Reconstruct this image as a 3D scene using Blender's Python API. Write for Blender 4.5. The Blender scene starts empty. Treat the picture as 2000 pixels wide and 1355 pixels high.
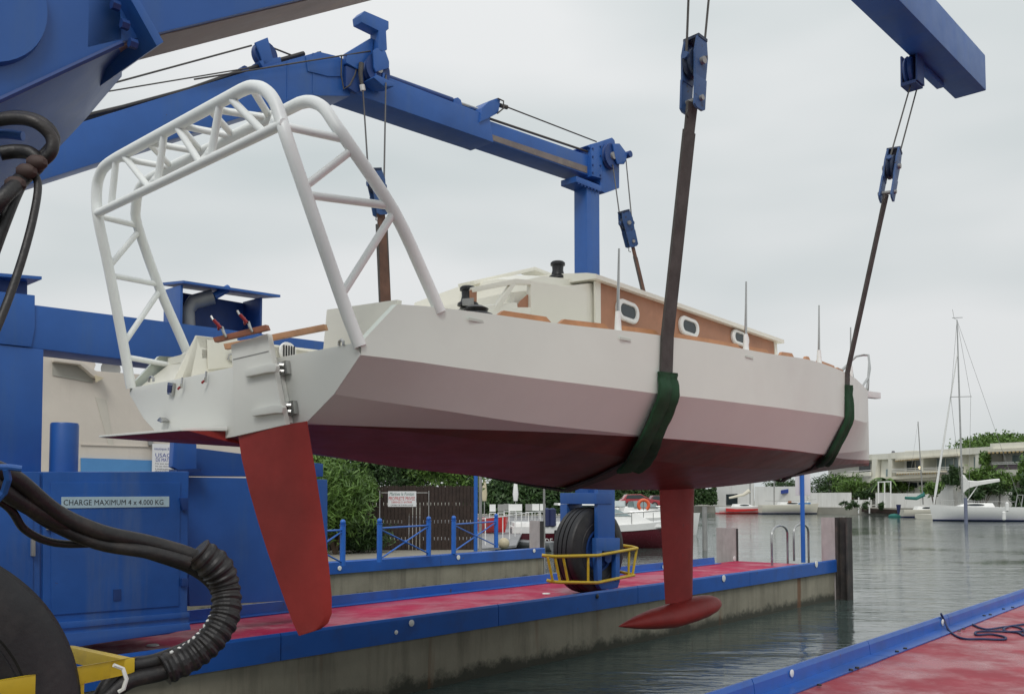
import bpy, bmesh, math, random
import numpy as np
from mathutils import Vector, Matrix
random.seed(7); rng = random.Random(11)
SC = bpy.context.scene; COL = SC.collection
V = Vector
# ---------------------------------------------------------------- camera (world origin = eye; water surface at z = -2.4)
FPX = 1810.0; TH = math.atan(92/FPX); PPY = 880.0
cam = bpy.data.cameras.new('camera'); camo = bpy.data.objects.new('camera', cam); COL.objects.link(camo)
cam.sensor_width = 36; cam.lens = FPX/2000*36; cam.shift_y = (PPY-677.5)/2000; cam.clip_start = .05; cam.clip_end = 4000
camo.location = (0, 0, 0); camo.rotation_euler = (math.pi/2+TH, 0, 0); SC.camera = camo
# ---------------------------------------------------------------- sky: overcast
SUN_EL, SUN_AZ = math.radians(48), math.radians(186)
w = bpy.data.worlds.new("World"); SC.world = w; w.use_nodes = True
nt = w.node_tree; N = nt.nodes; Lk = nt.links
bg = N['Background']; bg.inputs['Strength'].default_value = .1
sky = N.new('ShaderNodeTexSky'); sky.sky_type = 'NISHITA'; sky.sun_disc = False
sky.sun_elevation = SUN_EL; sky.sun_rotation = SUN_AZ
tc = N.new('ShaderNodeTexCoord'); sx = N.new('ShaderNodeSeparateXYZ'); Lk.new(tc.outputs['Generated'], sx.inputs[0])
mp = N.new('ShaderNodeMapping'); mp.inputs['Scale'].default_value = (1.6, 1.6, 5.5); Lk.new(tc.outputs['Generated'], mp.inputs[0])
nz = N.new('ShaderNodeTexNoise'); nz.inputs['Scale'].default_value = 1.15; nz.inputs['Detail'].default_value = 3; nz.inputs['Roughness'].default_value = .45
Lk.new(mp.outputs[0], nz.inputs['Vector'])
rp = N.new('ShaderNodeValToRGB')
rp.color_ramp.elements[0].position = .36; rp.color_ramp.elements[0].color = (.79, .86, .87, 1)
rp.color_ramp.elements[1].position = .62; rp.color_ramp.elements[1].color = (1.05, 1.07, 1.075, 1)
Lk.new(nz.outputs[0], rp.inputs[0])
mr = N.new('ShaderNodeMapRange'); mr.inputs['From Min'].default_value = 0; mr.inputs['From Max'].default_value = 1
mr.inputs['To Min'].default_value = 6.8; mr.inputs['To Max'].default_value = 9.3; Lk.new(sx.outputs['Z'], mr.inputs['Value'])
vm = N.new('ShaderNodeVectorMath'); vm.operation = 'SCALE'; Lk.new(rp.outputs[0], vm.inputs[0]); Lk.new(mr.outputs[0], vm.inputs['Scale'])
mx = N.new('ShaderNodeMix'); mx.data_type = 'RGBA'; mx.inputs[0].default_value = .97
Lk.new(sky.outputs[0], mx.inputs['A']); Lk.new(vm.outputs[0], mx.inputs['B']); Lk.new(mx.outputs['Result'], bg.inputs['Color'])
sl = bpy.data.lights.new('sun', 'SUN'); sl.energy = 1.3; sl.angle = math.radians(22); sl.color = (1, .97, .93)
so = bpy.data.objects.new('sun', sl); COL.objects.link(so)
sd = V((math.sin(SUN_AZ)*math.cos(SUN_EL), math.cos(SUN_AZ)*math.cos(SUN_EL), math.sin(SUN_EL)))
so.rotation_euler = sd.to_track_quat('Z', 'Y').to_euler()
SC.view_settings.view_transform = 'Standard'; SC.view_settings.look = 'None'; SC.view_settings.exposure = 0; SC.view_settings.gamma = 1
SC.render.engine = 'CYCLES'; SC.cycles.use_denoising = True; SC.cycles.max_bounces = 6

# ---------------------------------------------------------------- pixel <-> place helpers (used once to lay things out on real planes)
Fv = V((0, math.cos(TH), math.sin(TH))); Uv = V((0, -math.sin(TH), math.cos(TH))); Xv = V((1, 0, 0))
def ray(px, py): return Xv*((px-1000)/FPX)+Uv*((PPY-py)/FPX)+Fv
def proj(p):
    d = p.dot(Fv); return 1000+FPX*p.dot(Xv)/d, PPY-FPX*p.dot(Uv)/d
class Pl:
    def __init__(s, n, c): s.n = V(n).normalized(); s.c = c
    def at(s, px, py): d = ray(px, py); return d*(s.c/d.dot(s.n))
    def t(s):
        t = V((-s.n.y, s.n.x, 0)); return t if t.x > 0 or (abs(t.x) < 1e-6 and t.y > 0) else -t
class Fr:
    def __init__(s, az): a = math.radians(az); s.L = V((math.sin(a), math.cos(a), 0)); s.R = V((math.cos(a), -math.sin(a), 0))
    def P(s, S, r, z): return s.L*S+s.R*r+V((0, 0, z))
    def r(s, r): return Pl(s.R, r)
    def s(s, S): return Pl(s.L, S)
D = Fr(40.3); C = Fr(43.0)            # dock frame, boat and crane frame
def ground(px, py, z): d = ray(px, py); return d*(z/d.z)
def dep(px, py, y): d = ray(px, py); return d*(y/d.y)
def vplane(px0, d0, px1, d1):         # vertical plane through two columns of the view at given distances; normal towards the camera
    a = dep(px0, 900, d0); b = dep(px1, 900, d1); t = (b-a); t.z = 0; t.normalize(); n = V((t.y, -t.x, 0))
    if n.dot(a) > 0: n = -n
    return Pl(n, n.dot(a))

# ---------------------------------------------------------------- materials
MATS = {}
def mat(name, col, rough=.5, metal=0, var=.12, scale=2.5, bump=0, bscale=60, chips=None, cth=.70, cscale=7, stain=None, samt=.5, sscale=1.2, streak=False, spec=.5, coat=0, alpha=None):
    if name in MATS: return MATS[name]
    m = bpy.data.materials.new(name); m.use_nodes = True; n = m.node_tree.nodes; l = m.node_tree.links
    b = n['Principled BSDF']; b.inputs['Roughness'].default_value = rough; b.inputs['Metallic'].default_value = metal
    b.inputs['Specular IOR Level'].default_value = spec; b.inputs['Coat Weight'].default_value = coat
    t = n.new('ShaderNodeTexCoord')
    def noise(sc, det=4, stretch=None, ro=.6):
        q = n.new('ShaderNodeTexNoise'); q.inputs['Scale'].default_value = sc; q.inputs['Detail'].default_value = det; q.inputs['Roughness'].default_value = ro
        if stretch:
            mm = n.new('ShaderNodeMapping'); mm.inputs['Scale'].default_value = stretch; l.new(t.outputs['Object'], mm.inputs[0]); l.new(mm.outputs[0], q.inputs['Vector'])
        else: l.new(t.outputs['Object'], q.inputs['Vector'])
        return q
    q = noise(scale); r = n.new('ShaderNodeValToRGB')
    r.color_ramp.elements[0].position = .3; r.color_ramp.elements[1].position = .7
    r.color_ramp.elements[0].color = tuple(c*(1-var) for c in col)+(1,); r.color_ramp.elements[1].color = tuple(min(1, c*(1+var)) for c in col)+(1,)
    l.new(q.outputs[0], r.inputs[0]); out = r.outputs[0]
    if stain:
        q2 = noise(sscale, 6, (3.5, 3.5, .35) if streak else None, .68); r2 = n.new('ShaderNodeValToRGB')
        r2.color_ramp.elements[0].position = .5; r2.color_ramp.elements[1].position = .72
        r2.color_ramp.elements[0].color = (0, 0, 0, 1); r2.color_ramp.elements[1].color = (samt,)*3+(1,)
        l.new(q2.outputs[0], r2.inputs[0]); x = n.new('ShaderNodeMix'); x.data_type = 'RGBA'
        l.new(r2.outputs[0], x.inputs[0]); l.new(out, x.inputs['A']); x.inputs['B'].default_value = tuple(stain)+(1,); out = x.outputs['Result']
    if chips:
        qc = noise(cscale, 9, None, .72); rc_ = n.new('ShaderNodeMapRange'); rc_.inputs['From Min'].default_value = cth; rc_.inputs['From Max'].default_value = cth+.03
        l.new(qc.outputs[0], rc_.inputs[0]); xc = n.new('ShaderNodeMix'); xc.data_type = 'RGBA'; l.new(rc_.outputs[0], xc.inputs[0]); l.new(out, xc.inputs['A']); xc.inputs['B'].default_value = tuple(chips)+(1,); out = xc.outputs['Result']
    l.new(out, b.inputs['Base Color'])
    q3 = noise(scale*3, 5); mr = n.new('ShaderNodeMapRange'); mr.inputs['To Min'].default_value = max(.02, rough-.12); mr.inputs['To Max'].default_value = min(1, rough+.12)
    l.new(q3.outputs[0], mr.inputs[0]); l.new(mr.outputs[0], b.inputs['Roughness'])
    if bump:
        q4 = noise(bscale, 5); bb = n.new('ShaderNodeBump'); bb.inputs['Strength'].default_value = bump; bb.inputs['Distance'].default_value = .01
        l.new(q4.outputs[0], bb.inputs['Height']); l.new(bb.outputs[0], b.inputs['Normal'])
    m['nodes_out'] = name; MATS[name] = m; return m
BLUE = mat('crane_paint', (.022, .105, .37), .42, chips=(.05, .03, .03), cth=.69, var=.14, scale=1.1, bump=.12, bscale=9, stain=(.055, .13, .30), samt=.45, sscale=1.4, streak=True)
BLKP = mat('block_paint_backlit', (.035, .085, .22), .5, chips=(.04, .03, .03), cth=.6, cscale=20)  # crane blue made darker: backlight on the hook blocks put into the colour
BLKD = mat('block_dark', (.016, .03, .07), .5)
BLUEL = mat('machinery_blue', (.02, .10, .36), .4, chips=(.06, .04, .035), cth=.67, var=.16, scale=1.6, bump=.12, bscale=9, stain=(.10, .16, .28), samt=.5, sscale=1.1, streak=True)
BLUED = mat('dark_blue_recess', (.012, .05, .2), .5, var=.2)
EDGEB = mat('kerb_paint', (.013, .098, .41), .35, chips=(.07, .05, .05), cth=.66, var=.12, scale=1.3, bump=.08, bscale=14, stain=(.03, .06, .18), samt=.5, sscale=1.7)
RAILB = mat('railing_paint', (.02, .13, .5), .4, var=.1)
WHITE = mat('hull_white', (.74, .745, .70), .45, var=.02, scale=1.2, bump=.05, bscale=20, stain=(.62, .61, .57), samt=.25, sscale=.9)
CREAM = mat('cabin_cream', (.82, .80, .71), .42, var=.02, bump=.05, bscale=20)
ARCHM = mat('arch_white', (.82, .84, .82), .4, var=.03, scale=5, bump=.1, bscale=25)
RED = mat('antifouling_red', (.30, .030, .026), .5, spec=.3, var=.16, scale=3.2, bump=.2, bscale=12, chips=(.16, .03, .03), cth=.66, cscale=9, stain=(.20, .03, .025), samt=.4)
PLY = mat('plywood', (.40, .19, .11), .5, var=.12, scale=3, bump=.1, bscale=30, stain=(.26, .11, .06), samt=.5, sscale=2.5)
TEAK = mat('toe_rail_wood', (.48, .22, .10), .45, var=.15, scale=6)
BATT = mat('batten_dark', (.30, .11, .06), .55, var=.2, scale=8)
BATL = mat('batten_light', (.52, .28, .15), .55, var=.2, scale=8)
BLACK = mat('black_plastic', (.012, .012, .014), .4, var=.2)
RUB = mat('tyre_rubber', (.013, .013, .015), .5, var=.35, scale=4, bump=.15, bscale=50, stain=(.06, .055, .05), samt=.5, sscale=2.5)
HOSE = mat('hose_rubber', (.015, .0135, .014), .45, var=.35, scale=9, bump=.25, bscale=60, stain=(.07, .05, .04), samt=.5, sscale=8)
STEEL = mat('stainless', (.45, .45, .44), .25, metal=.9, var=.1)
GALV = mat('galvanised', (.32, .32, .31), .5, metal=.3, var=.15, stain=(.2, .17, .14), samt=.4)
WIRE = mat('wire_rope', (.07, .065, .06), .55, var=.2, scale=20)
SLING = mat('sling_webbing', (.078, .072, .067), .85, var=.25, scale=7, bump=.3, bscale=90, stain=(.05, .04, .035), samt=.6, sscale=5)
SLINGB = mat('sling_webbing_brown', (.12, .06, .04), .85, var=.25, scale=7, bump=.3, bscale=90, stain=(.05, .03, .025), samt=.6, sscale=5)
GREEN = mat('sling_pad_green', (.010, .058, .022), .75, var=.3, scale=6, bump=.4, bscale=18, stain=(.004, .02, .01), samt=.6, sscale=4)
YEL = mat('guard_yellow', (.58, .40, .02), .4, chips=(.12, .06, .03), cth=.64, cscale=14, var=.12, scale=6, stain=(.2, .12, .05), samt=.6, sscale=6)
CLR = mat('clamp_red', (.28, .02, .025), .4)
PEN = mat('pen_white', (.75, .75, .72), .6, var=.05)
GREY = mat('boom_grey_steel', (.20, .17, .16), .55, metal=.2, var=.2, scale=2, stain=(.34, .30, .24), samt=.7, sscale=3)
CREAMW = mat('render_cream', (.62, .57, .50), .9, var=.06, scale=.8, bump=.3, bscale=14, stain=(.48, .42, .36), samt=.5, sscale=.35, streak=True)
BANDB = mat('facade_blue_band', (.08, .25, .52), .7, var=.06)
SIGNW = mat('sign_white', (.72, .73, .74), .5, var=.04)
TXTK = mat('letter_black', (.02, .02, .025), .5, var=.1); TXTB = mat('letter_blue', (.03, .05, .3), .5, var=.1)
TXTR = mat('letter_red', (.5, .03, .03), .5, var=.1); TXTG = mat('letter_green', (.08, .2, .16), .5, var=.1)
PLATEG = mat('plate_pale_blue', (.45, .60, .66), .5, var=.1)
BARK = mat('bark', (.09, .06, .04), .9, var=.2); DARKW = mat('fence_wood', (.035, .022, .017), .8, var=.3, scale=6, bump=.3, bscale=30)
HOUSE = mat('house_render', (.76, .745, .66), .85, var=.05, scale=.3, stain=(.5, .47, .38), samt=.4, sscale=.25, streak=True)
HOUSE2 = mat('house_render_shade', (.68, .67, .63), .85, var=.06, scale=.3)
GLASS = mat('window_glass', (.03, .04, .045), .1, var=.3, scale=.6); GLASSL = mat('window_glass_pale', (.22, .29, .30), .25, var=.15, scale=.4)
WALLW = mat('garden_wall', (.72, .72, .70), .85, var=.05, scale=.4, stain=(.45, .44, .4), samt=.5, sscale=.4, streak=True)
GEL = mat('gelcoat', (.80, .80, .78), .3, var=.02); GELC = mat('gelcoat_cream', (.70, .67, .57), .35, var=.03)
MAROON = mat('maroon_gelcoat', (.11, .012, .022), .25, var=.05, coat=.3)
REDG = mat('bright_red', (.55, .03, .03), .35, var=.08); ORNG = mat('lifebuoy_orange', (.75, .12, .04), .5, var=.05)
TEAL = mat('teal_cover', (.02, .15, .13), .7, var=.15); NAVY = mat('navy_cover', (.02, .03, .1), .6, var=.15)
BUOY = mat('buoy_cream', (.55, .48, .33), .5, var=.1); CARB = mat('car_paint_blue', (.06, .16, .22), .25, var=.05, coat=.5)
AWN = mat('awning_cloth', (.70, .66, .55), .8, var=.08); AWNS = mat('awning_stripe', (.42, .30, .14), .8, var=.1)
POT = mat('planter_grey', (.12, .12, .14), .7, var=.2); GRAVEL = mat('ramp_grey', (.28, .28, .29), .8, var=.15, scale=3, bump=.4, bscale=30)
LAMP = mat('warm_lamp', (.9, .8, .5), .5)
LAMP.node_tree.nodes['Principled BSDF'].inputs['Emission Color'].default_value = (1, .8, .45, 1); LAMP.node_tree.nodes['Principled BSDF'].inputs['Emission Strength'].default_value = 1.6

def concrete(name, zwet):
    m = mat(name, (.27, .25, .19), .85, var=.16, scale=1.4, bump=.6, bscale=22, stain=(.13, .115, .085), samt=.75, sscale=.9, streak=True)
    n = m.node_tree.nodes; l = m.node_tree.links; b = n['Principled BSDF']; src = b.inputs['Base Color'].links[0].from_socket
    g = n.new('ShaderNodeNewGeometry'); s = n.new('ShaderNodeSeparateXYZ'); l.new(g.outputs['Position'], s.inputs[0])
    q = n.new('ShaderNodeTexNoise'); q.inputs['Scale'].default_value = 2.2; q.inputs['Detail'].default_value = 8; q.inputs['Roughness'].default_value = .75; l.new(g.outputs['Position'], q.inputs['Vector'])
    a = n.new('ShaderNodeMath'); a.operation = 'MULTIPLY_ADD'; a.inputs[1].default_value = .55; l.new(q.outputs[0], a.inputs[0]); l.new(s.outputs['Z'], a.inputs[2])
    r = n.new('ShaderNodeMapRange'); r.inputs['From Min'].default_value = zwet+.36; r.inputs['From Max'].default_value = zwet+.24; l.new(a.outputs[0], r.inputs[0])
    x = n.new('ShaderNodeMix'); x.data_type = 'RGBA'; l.new(r.outputs[0], x.inputs[0]); l.new(src, x.inputs['A']); x.inputs['B'].default_value = (.055, .055, .04, 1)
    # rust streaks
    mpn = n.new('ShaderNodeMapping'); mpn.inputs['Scale'].default_value = (1.1, 1.1, .12); l.new(g.outputs['Position'], mpn.inputs[0])
    q2 = n.new('ShaderNodeTexNoise'); q2.inputs['Scale'].default_value = 2.2; q2.inputs['Detail'].default_value = 5; l.new(mpn.outputs[0], q2.inputs['Vector'])
    r2 = n.new('ShaderNodeMapRange'); r2.inputs['From Min'].default_value = .64; r2.inputs['From Max'].default_value = .74; r2.inputs['To Max'].default_value = .8; l.new(q2.outputs[0], r2.inputs[0])
    x2 = n.new('ShaderNodeMix'); x2.data_type = 'RGBA'; l.new(r2.outputs[0], x2.inputs[0]); l.new(x.outputs['Result'], x2.inputs['A']); x2.inputs['B'].default_value = (.16, .07, .03, 1)
    l.new(x2.outputs['Result'], b.inputs['Base Color']); return m
CONC = concrete('quay_concrete', -2.28)

def wetdeck(name, col, pale, rough, amt):
    m = mat(name, col, rough, var=.15, scale=1.5, bump=.15, bscale=35, stain=pale, samt=amt, sscale=2.6, chips=tuple(c*.55 for c in col), cth=.66, cscale=5)
    b = m.node_tree.nodes['Principled BSDF']; n = m.node_tree.nodes; l = m.node_tree.links
    g = n.new('ShaderNodeTexCoord'); q = n.new('ShaderNodeTexNoise'); q.inputs['Scale'].default_value = 1.1; q.inputs['Detail'].default_value = 6; q.inputs['Roughness'].default_value = .65; l.new(g.outputs['Object'], q.inputs['Vector'])
    r = n.new('ShaderNodeMapRange'); r.inputs['From Min'].default_value = .42; r.inputs['From Max'].default_value = .6; r.inputs['To Min'].default_value = max(.05, rough-.15); r.inputs['To Max'].default_value = rough+.25
    l.new(q.outputs[0], r.inputs[0]); l.new(r.outputs[0], b.inputs['Roughness']); b.inputs['Specular IOR Level'].default_value = .22; return m
DECK = wetdeck('deck_crimson', (.36, .006, .055), (.5, .2, .27), .5, .12)
DECKB = wetdeck('deck_crimson_worn', (.34, .055, .075), (.47, .23, .245), .42, .8)

def redwhite():
    m = mat('hull_two_colour', (.76, .815, .745), .42, var=.03, scale=1.2, bump=.25, bscale=4, stain=(.66, .65, .61), samt=.2, sscale=.9)
    n = m.node_tree.nodes; l = m.node_tree.links; b = n['Principled BSDF']; src = b.inputs['Base Color'].links[0].from_socket
    g = n.new('ShaderNodeNewGeometry')
    dt = n.new('ShaderNodeVectorMath'); dt.operation = 'DOT_PRODUCT'; dt.inputs[1].default_value = tuple(C.L); l.new(g.outputs['Position'], dt.inputs[0])
    s = n.new('ShaderNodeSeparateXYZ'); l.new(g.outputs['Position'], s.inputs[0])
    cv = n.new('ShaderNodeFloatCurve'); c = cv.mapping.curves[0]
    pts = [(0, .468), (.25, .50), (.5, .498), (.7, .515), (1, .605)]
    c.points[0].location = pts[0]; c.points[1].location = pts[-1]
    for p in pts[1:-1]: c.points.new(*p)
    cv.mapping.update()
    rr = n.new('ShaderNodeMapRange'); rr.inputs['From Min'].default_value = 3.4; rr.inputs['From Max'].default_value = 14.7; l.new(dt.outputs['Value'], rr.inputs[0]); l.new(rr.outputs[0], cv.inputs['Value'])
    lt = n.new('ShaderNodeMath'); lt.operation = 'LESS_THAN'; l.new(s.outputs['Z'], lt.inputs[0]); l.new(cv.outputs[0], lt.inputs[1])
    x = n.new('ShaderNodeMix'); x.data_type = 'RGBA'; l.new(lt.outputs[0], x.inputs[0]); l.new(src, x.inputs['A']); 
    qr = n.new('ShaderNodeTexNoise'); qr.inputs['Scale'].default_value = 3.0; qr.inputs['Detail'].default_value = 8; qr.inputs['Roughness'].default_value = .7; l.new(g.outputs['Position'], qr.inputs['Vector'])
    rr2 = n.new('ShaderNodeValToRGB'); rr2.color_ramp.elements[0].position = .35; rr2.color_ramp.elements[0].color = (.125, .022, .020, 1); rr2.color_ramp.elements[1].position = .68; rr2.color_ramp.elements[1].color = (.21, .032, .027, 1)  # bottom red set darker than keel and rudder: underside shade in the colour
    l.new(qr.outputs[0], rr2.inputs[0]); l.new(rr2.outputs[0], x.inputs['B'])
    l.new(x.outputs['Result'], b.inputs['Base Color']); return m
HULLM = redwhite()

def leafmat(name, a, bb):
    m = mat(name, a, .55, var=.0, scale=3); n = m.node_tree.nodes; l = m.node_tree.links; b = n['Principled BSDF']
    t = n.new('ShaderNodeTexCoord'); q = n.new('ShaderNodeTexNoise'); q.inputs['Scale'].default_value = 1.8; q.inputs['Detail'].default_value = 5; l.new(t.outputs['Object'], q.inputs['Vector'])
    r = n.new('ShaderNodeValToRGB'); r.color_ramp.elements[0].position = .35; r.color_ramp.elements[1].position = .65
    r.color_ramp.elements[0].color = tuple(a)+(1,); r.color_ramp.elements[1].color = tuple(bb)+(1,); l.new(q.outputs[0], r.inputs[0]); l.new(r.outputs[0], b.inputs['Base Color']); return m
LEAF = leafmat('leaf_mid', (.045, .10, .015), (.14, .25, .045)); LEAFD = leafmat('leaf_dark', (.018, .05, .012), (.05, .10, .025)); LEAFP = leafmat('leaf_pale', (.07, .13, .03), (.16, .24, .06))

def weave(m, sc=260):
    n = m.node_tree.nodes; l = m.node_tree.links; b = n['Principled BSDF']; g = n.new('ShaderNodeTexCoord'); wv = n.new('ShaderNodeTexWave'); wv.bands_direction = 'Z'; wv.inputs['Scale'].default_value = sc/6; wv.inputs['Distortion'].default_value = 1.5
    l.new(g.outputs['Object'], wv.inputs['Vector']); bp = n.new('ShaderNodeBump'); bp.inputs['Strength'].default_value = .35; bp.inputs['Distance'].default_value = .004; l.new(wv.outputs['Fac'], bp.inputs['Height']); l.new(bp.outputs[0], b.inputs['Normal'])
weave(SLING); weave(SLINGB)
# ---------------------------------------------------------------- mesh building
def wloc(o):
    v = V((0, 0, 0))
    while o is not None: v += o.location; o = o.parent
    return v
class MB:
    def __init__(s): s.v = []; s.f = []
    def add(s, vs, fs):
        k = len(s.v); s.v += [V(x) for x in vs]; s.f += [[i+k for i in f] for f in fs]; return s
    def prism(s, pts, off):
        n = len(pts); off = V(off); a = [V(p) for p in pts]; b = [p+off for p in a]
        return s.add(a+b, [list(range(n))[::-1], list(range(n, 2*n))]+[[i, (i+1) % n, n+(i+1) % n, n+i] for i in range(n)])
    def loft(s, loops, closed=True, caps=True):
        n = len(loops[0]); vs = [p for lp in loops for p in lp]; fs = []
        for j in range(len(loops)-1):
            for i in range(n if closed else n-1): a = j*n+i; b = j*n+(i+1) % n; fs.append([a, b, b+n, a+n])
        if caps and closed: fs.append(list(range(n))[::-1]); fs.append([(len(loops)-1)*n+i for i in range(n)])
        return s.add(vs, fs)
    def box(s, c, ax, ay, az):
        c = V(c); return s.prism([c-ax-ay-az, c+ax-ay-az, c+ax+ay-az, c-ax+ay-az], az*2)
    def fbox(s, fr, s0, s1, r0, r1, z0, z1):
        return s.prism([fr.P(s0, r0, z0), fr.P(s1, r0, z0), fr.P(s1, r1, z0), fr.P(s0, r1, z0)], (0, 0, z1-z0))
    def pp(s, pl, pts, d0, d1):           # picture-traced outline laid on a real plane and given thickness d0..d1 along its normal
        a = [pl.at(*p)+pl.n*d0 for p in pts]; return s.prism(a, pl.n*(d1-d0))
    def pr(s, pl, x0, y0, x1, y1, d0, d1): # upright rectangle
        a = pl.at(x0, (y0+y1)/2); b = pl.at(x1, (y0+y1)/2); m = pl.at((x0+x1)/2, y0); q = pl.at((x0+x1)/2, y1)
        pts = [V((a.x, a.y, q.z)), V((b.x, b.y, q.z)), V((b.x, b.y, m.z)), V((a.x, a.y, m.z))]
        return s.prism([p+pl.n*d0 for p in pts], pl.n*(d1-d0))
    def tube(s, path, r, n=10, caps=True):
        path = [V(p) for p in path]; rs = r if isinstance(r, (list, tuple)) else [r]*len(path); loops = []; up = None
        for i, p in enumerate(path):
            t = (path[min(i+1, len(path)-1)]-path[max(i-1, 0)]).normalized()
            if up is None: up = V((0, 0, 1)) if abs(t.z) < .9 else V((1, 0, 0))
            a = t.cross(up).normalized(); up = a.cross(t).normalized()
            loops.append([p+(a*math.cos(q)+up*math.sin(q))*rs[i] for q in [2*math.pi*k/n for k in range(n)]])
        return s.loft(loops, True, caps)
    def lathe(s, c, ax, prof, n=24, caps=True):
        ax = V(ax).normalized(); u = V((0, 0, 1)) if abs(ax.z) < .9 else V((1, 0, 0)); a = ax.cross(u).normalized(); b = a.cross(ax)
        return s.loft([[V(c)+ax*t+(a*math.cos(q)+b*math.sin(q))*rr for q in [2*math.pi*k/n for k in range(n)]] for t, rr in prof], True, caps)
    def sphere(s, c, r, n=12, sc=(1, 1, 1)):
        return s.loft([[V(c)+V((math.cos(q)*math.sin(h)*r*sc[0], math.sin(q)*math.sin(h)*r*sc[1], -math.cos(h)*r*sc[2])) for q in [2*math.pi*k/n for k in range(n)]] for h in [math.pi*(j+.02)/(n//2+.04)*1 for j in range(n//2+1)]])
    def build(s, name, m, parent=None, smooth=False, bevel=0, kind=None, label=None, ang=38):
        me = bpy.data.meshes.new(name); off = wloc(parent) if parent else V((0, 0, 0))
        me.from_pydata([tuple(p-off) for p in s.v], [], s.f)
        bm = bmesh.new(); bm.from_mesh(me); bmesh.ops.recalc_face_normals(bm, faces=bm.faces[:])
        if bevel:
            ed = [e for e in bm.edges if e.is_manifold and e.calc_face_angle(0) > .5]
            try: bmesh.ops.bevel(bm, geom=ed, offset=bevel, segments=2, profile=.7, affect='EDGES', clamp_overlap=True)
            except Exception: pass
        bm.to_mesh(me); bm.free()
        if smooth or bevel:
            me.polygons.foreach_set('use_smooth', [True]*len(me.polygons)); me.set_sharp_from_angle(angle=math.radians(ang))
        me.materials.append(m); o = bpy.data.objects.new(name, me); COL.objects.link(o); o.parent = parent
        if kind: o['kind'] = kind
        if label: o['label'] = label
        return o
def smooth(pts, n=5):
    out = []
    for i in range(len(pts)-1):
        p0, p1, p2, p3 = pts[max(i-1, 0)], pts[i], pts[i+1], pts[min(i+2, len(pts)-1)]
        for k in range(n):
            t = k/n; out.append(.5*((2*p1)+(p2-p0)*t+(2*p0-5*p1+4*p2-p3)*t*t+(3*p1-p0-3*p2+p3)*t**3))
    return out+[pts[-1]]
def thing(name, label, cat, loc, group=None):
    o = bpy.data.objects.new(name, None); COL.objects.link(o); o.location = V(loc); o['label'] = label; o['category'] = cat
    o.empty_display_size = .2
    if group: o['group'] = group
    return o
def tag(o, label, cat, group=None):
    o['label'] = label; o['category'] = cat
    if group: o['group'] = group
    return o
def text(s, pl, px, py, hpx, name, m, parent, wpx=None, d=.004, ext=.002, shear=0):
    cu = bpy.data.curves.new(name, 'FONT'); cu.body = s; cu.align_x = 'CENTER'; cu.align_y = 'CENTER'; cu.size = 1; cu.extrude = 0; cu.shear = shear; cu.resolution_u = 2
    to = bpy.data.objects.new('tmp', cu); COL.objects.link(to); bpy.context.view_layer.update()
    me = bpy.data.meshes.new_from_object(to); xs = [v.co.x for v in me.vertices]; ys = [v.co.y for v in me.vertices]
    bpy.data.objects.remove(to)
    p = pl.at(px, py); a = pl.at(px, py-hpx/2); b = pl.at(px, py+hpx/2); h = (a-b).length
    wd = (pl.at(px-wpx/2, py)-pl.at(px+wpx/2, py)).length if wpx else h*(max(xs)-min(xs))/(max(ys)-min(ys))
    t = pl.t(); off = wloc(parent) if parent else V((0, 0, 0)); cx = (max(xs)+min(xs))/2; cy = (max(ys)+min(ys))/2
    for v in me.vertices:
        q = p+t*((v.co.x-cx)/(max(xs)-min(xs))*wd)+V((0, 0, 1))*((v.co.y-cy)/(max(ys)-min(ys))*h)+pl.n*d; v.co = q-off
    me.name = name; me.materials.clear(); me.materials.append(m); o = bpy.data.objects.new(name, me); COL.objects.link(o); o.parent = parent; return o
def leaves(c, rad, n, size, seed=0, flat=1., shape=None, spike=1.):
    r = random.Random(seed); mb = MB(); c = V(c)
    cl = [V((r.gauss(0, 1), r.gauss(0, 1), r.gauss(0, 1))).normalized()*(r.random()**.4)*.8 for _ in range(max(6, n//45))]
    for i in range(n):
        b = r.choice(cl); q = b+V((r.gauss(0, 1), r.gauss(0, 1), r.gauss(0, 1)))*.17
        p = c+V((q.x*rad[0], q.y*rad[1], q.z*rad[2]))
        if shape and not shape(p): continue
        d = V((r.gauss(0, 1), r.gauss(0, 1), r.gauss(0, 1)+.3)).normalized(); e = d.cross(V((r.random()-.5, r.random()-.5, r.random()-.5))).normalized()
        s = size*(.6+.8*r.random()); a = d*s*spike; e = e*s*.42
        mb.add([p-a, p+e*.9, p+a, p-e*.9], [[0, 1, 2, 3]])
    return mb
def tree(name, label, cat, base, h, rad, n, size, m, seed, group=None, trunk=True, spike=1., flat=None):
    base = V(base); t = thing(name, label, cat, base, group)
    cz = base+V((0, 0, h-rad[2]*.95))
    mb = MB()
    mb.tube([base-V((0, 0, .1)), base+V((.03*h, 0, h*.3)), cz-V((0, 0, rad[2]*.2)), cz+V((0, 0, rad[2]*.4))], [h*.035, h*.028, h*.02, h*.008], 7)
    r = random.Random(seed)
    for k in range(5):
        a = r.random()*6.28; mb.tube([cz-V((0, 0, rad[2]*.5)), cz+V((math.cos(a)*rad[0]*.6, math.sin(a)*rad[1]*.6, rad[2]*(.1+.4*r.random())))], [h*.015, h*.005], 5)
    mb.build('trunk', BARK, t, smooth=True)
    leaves(cz, rad, n, size, seed, spike=spike).build('crown', m, t)
    return t

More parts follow.
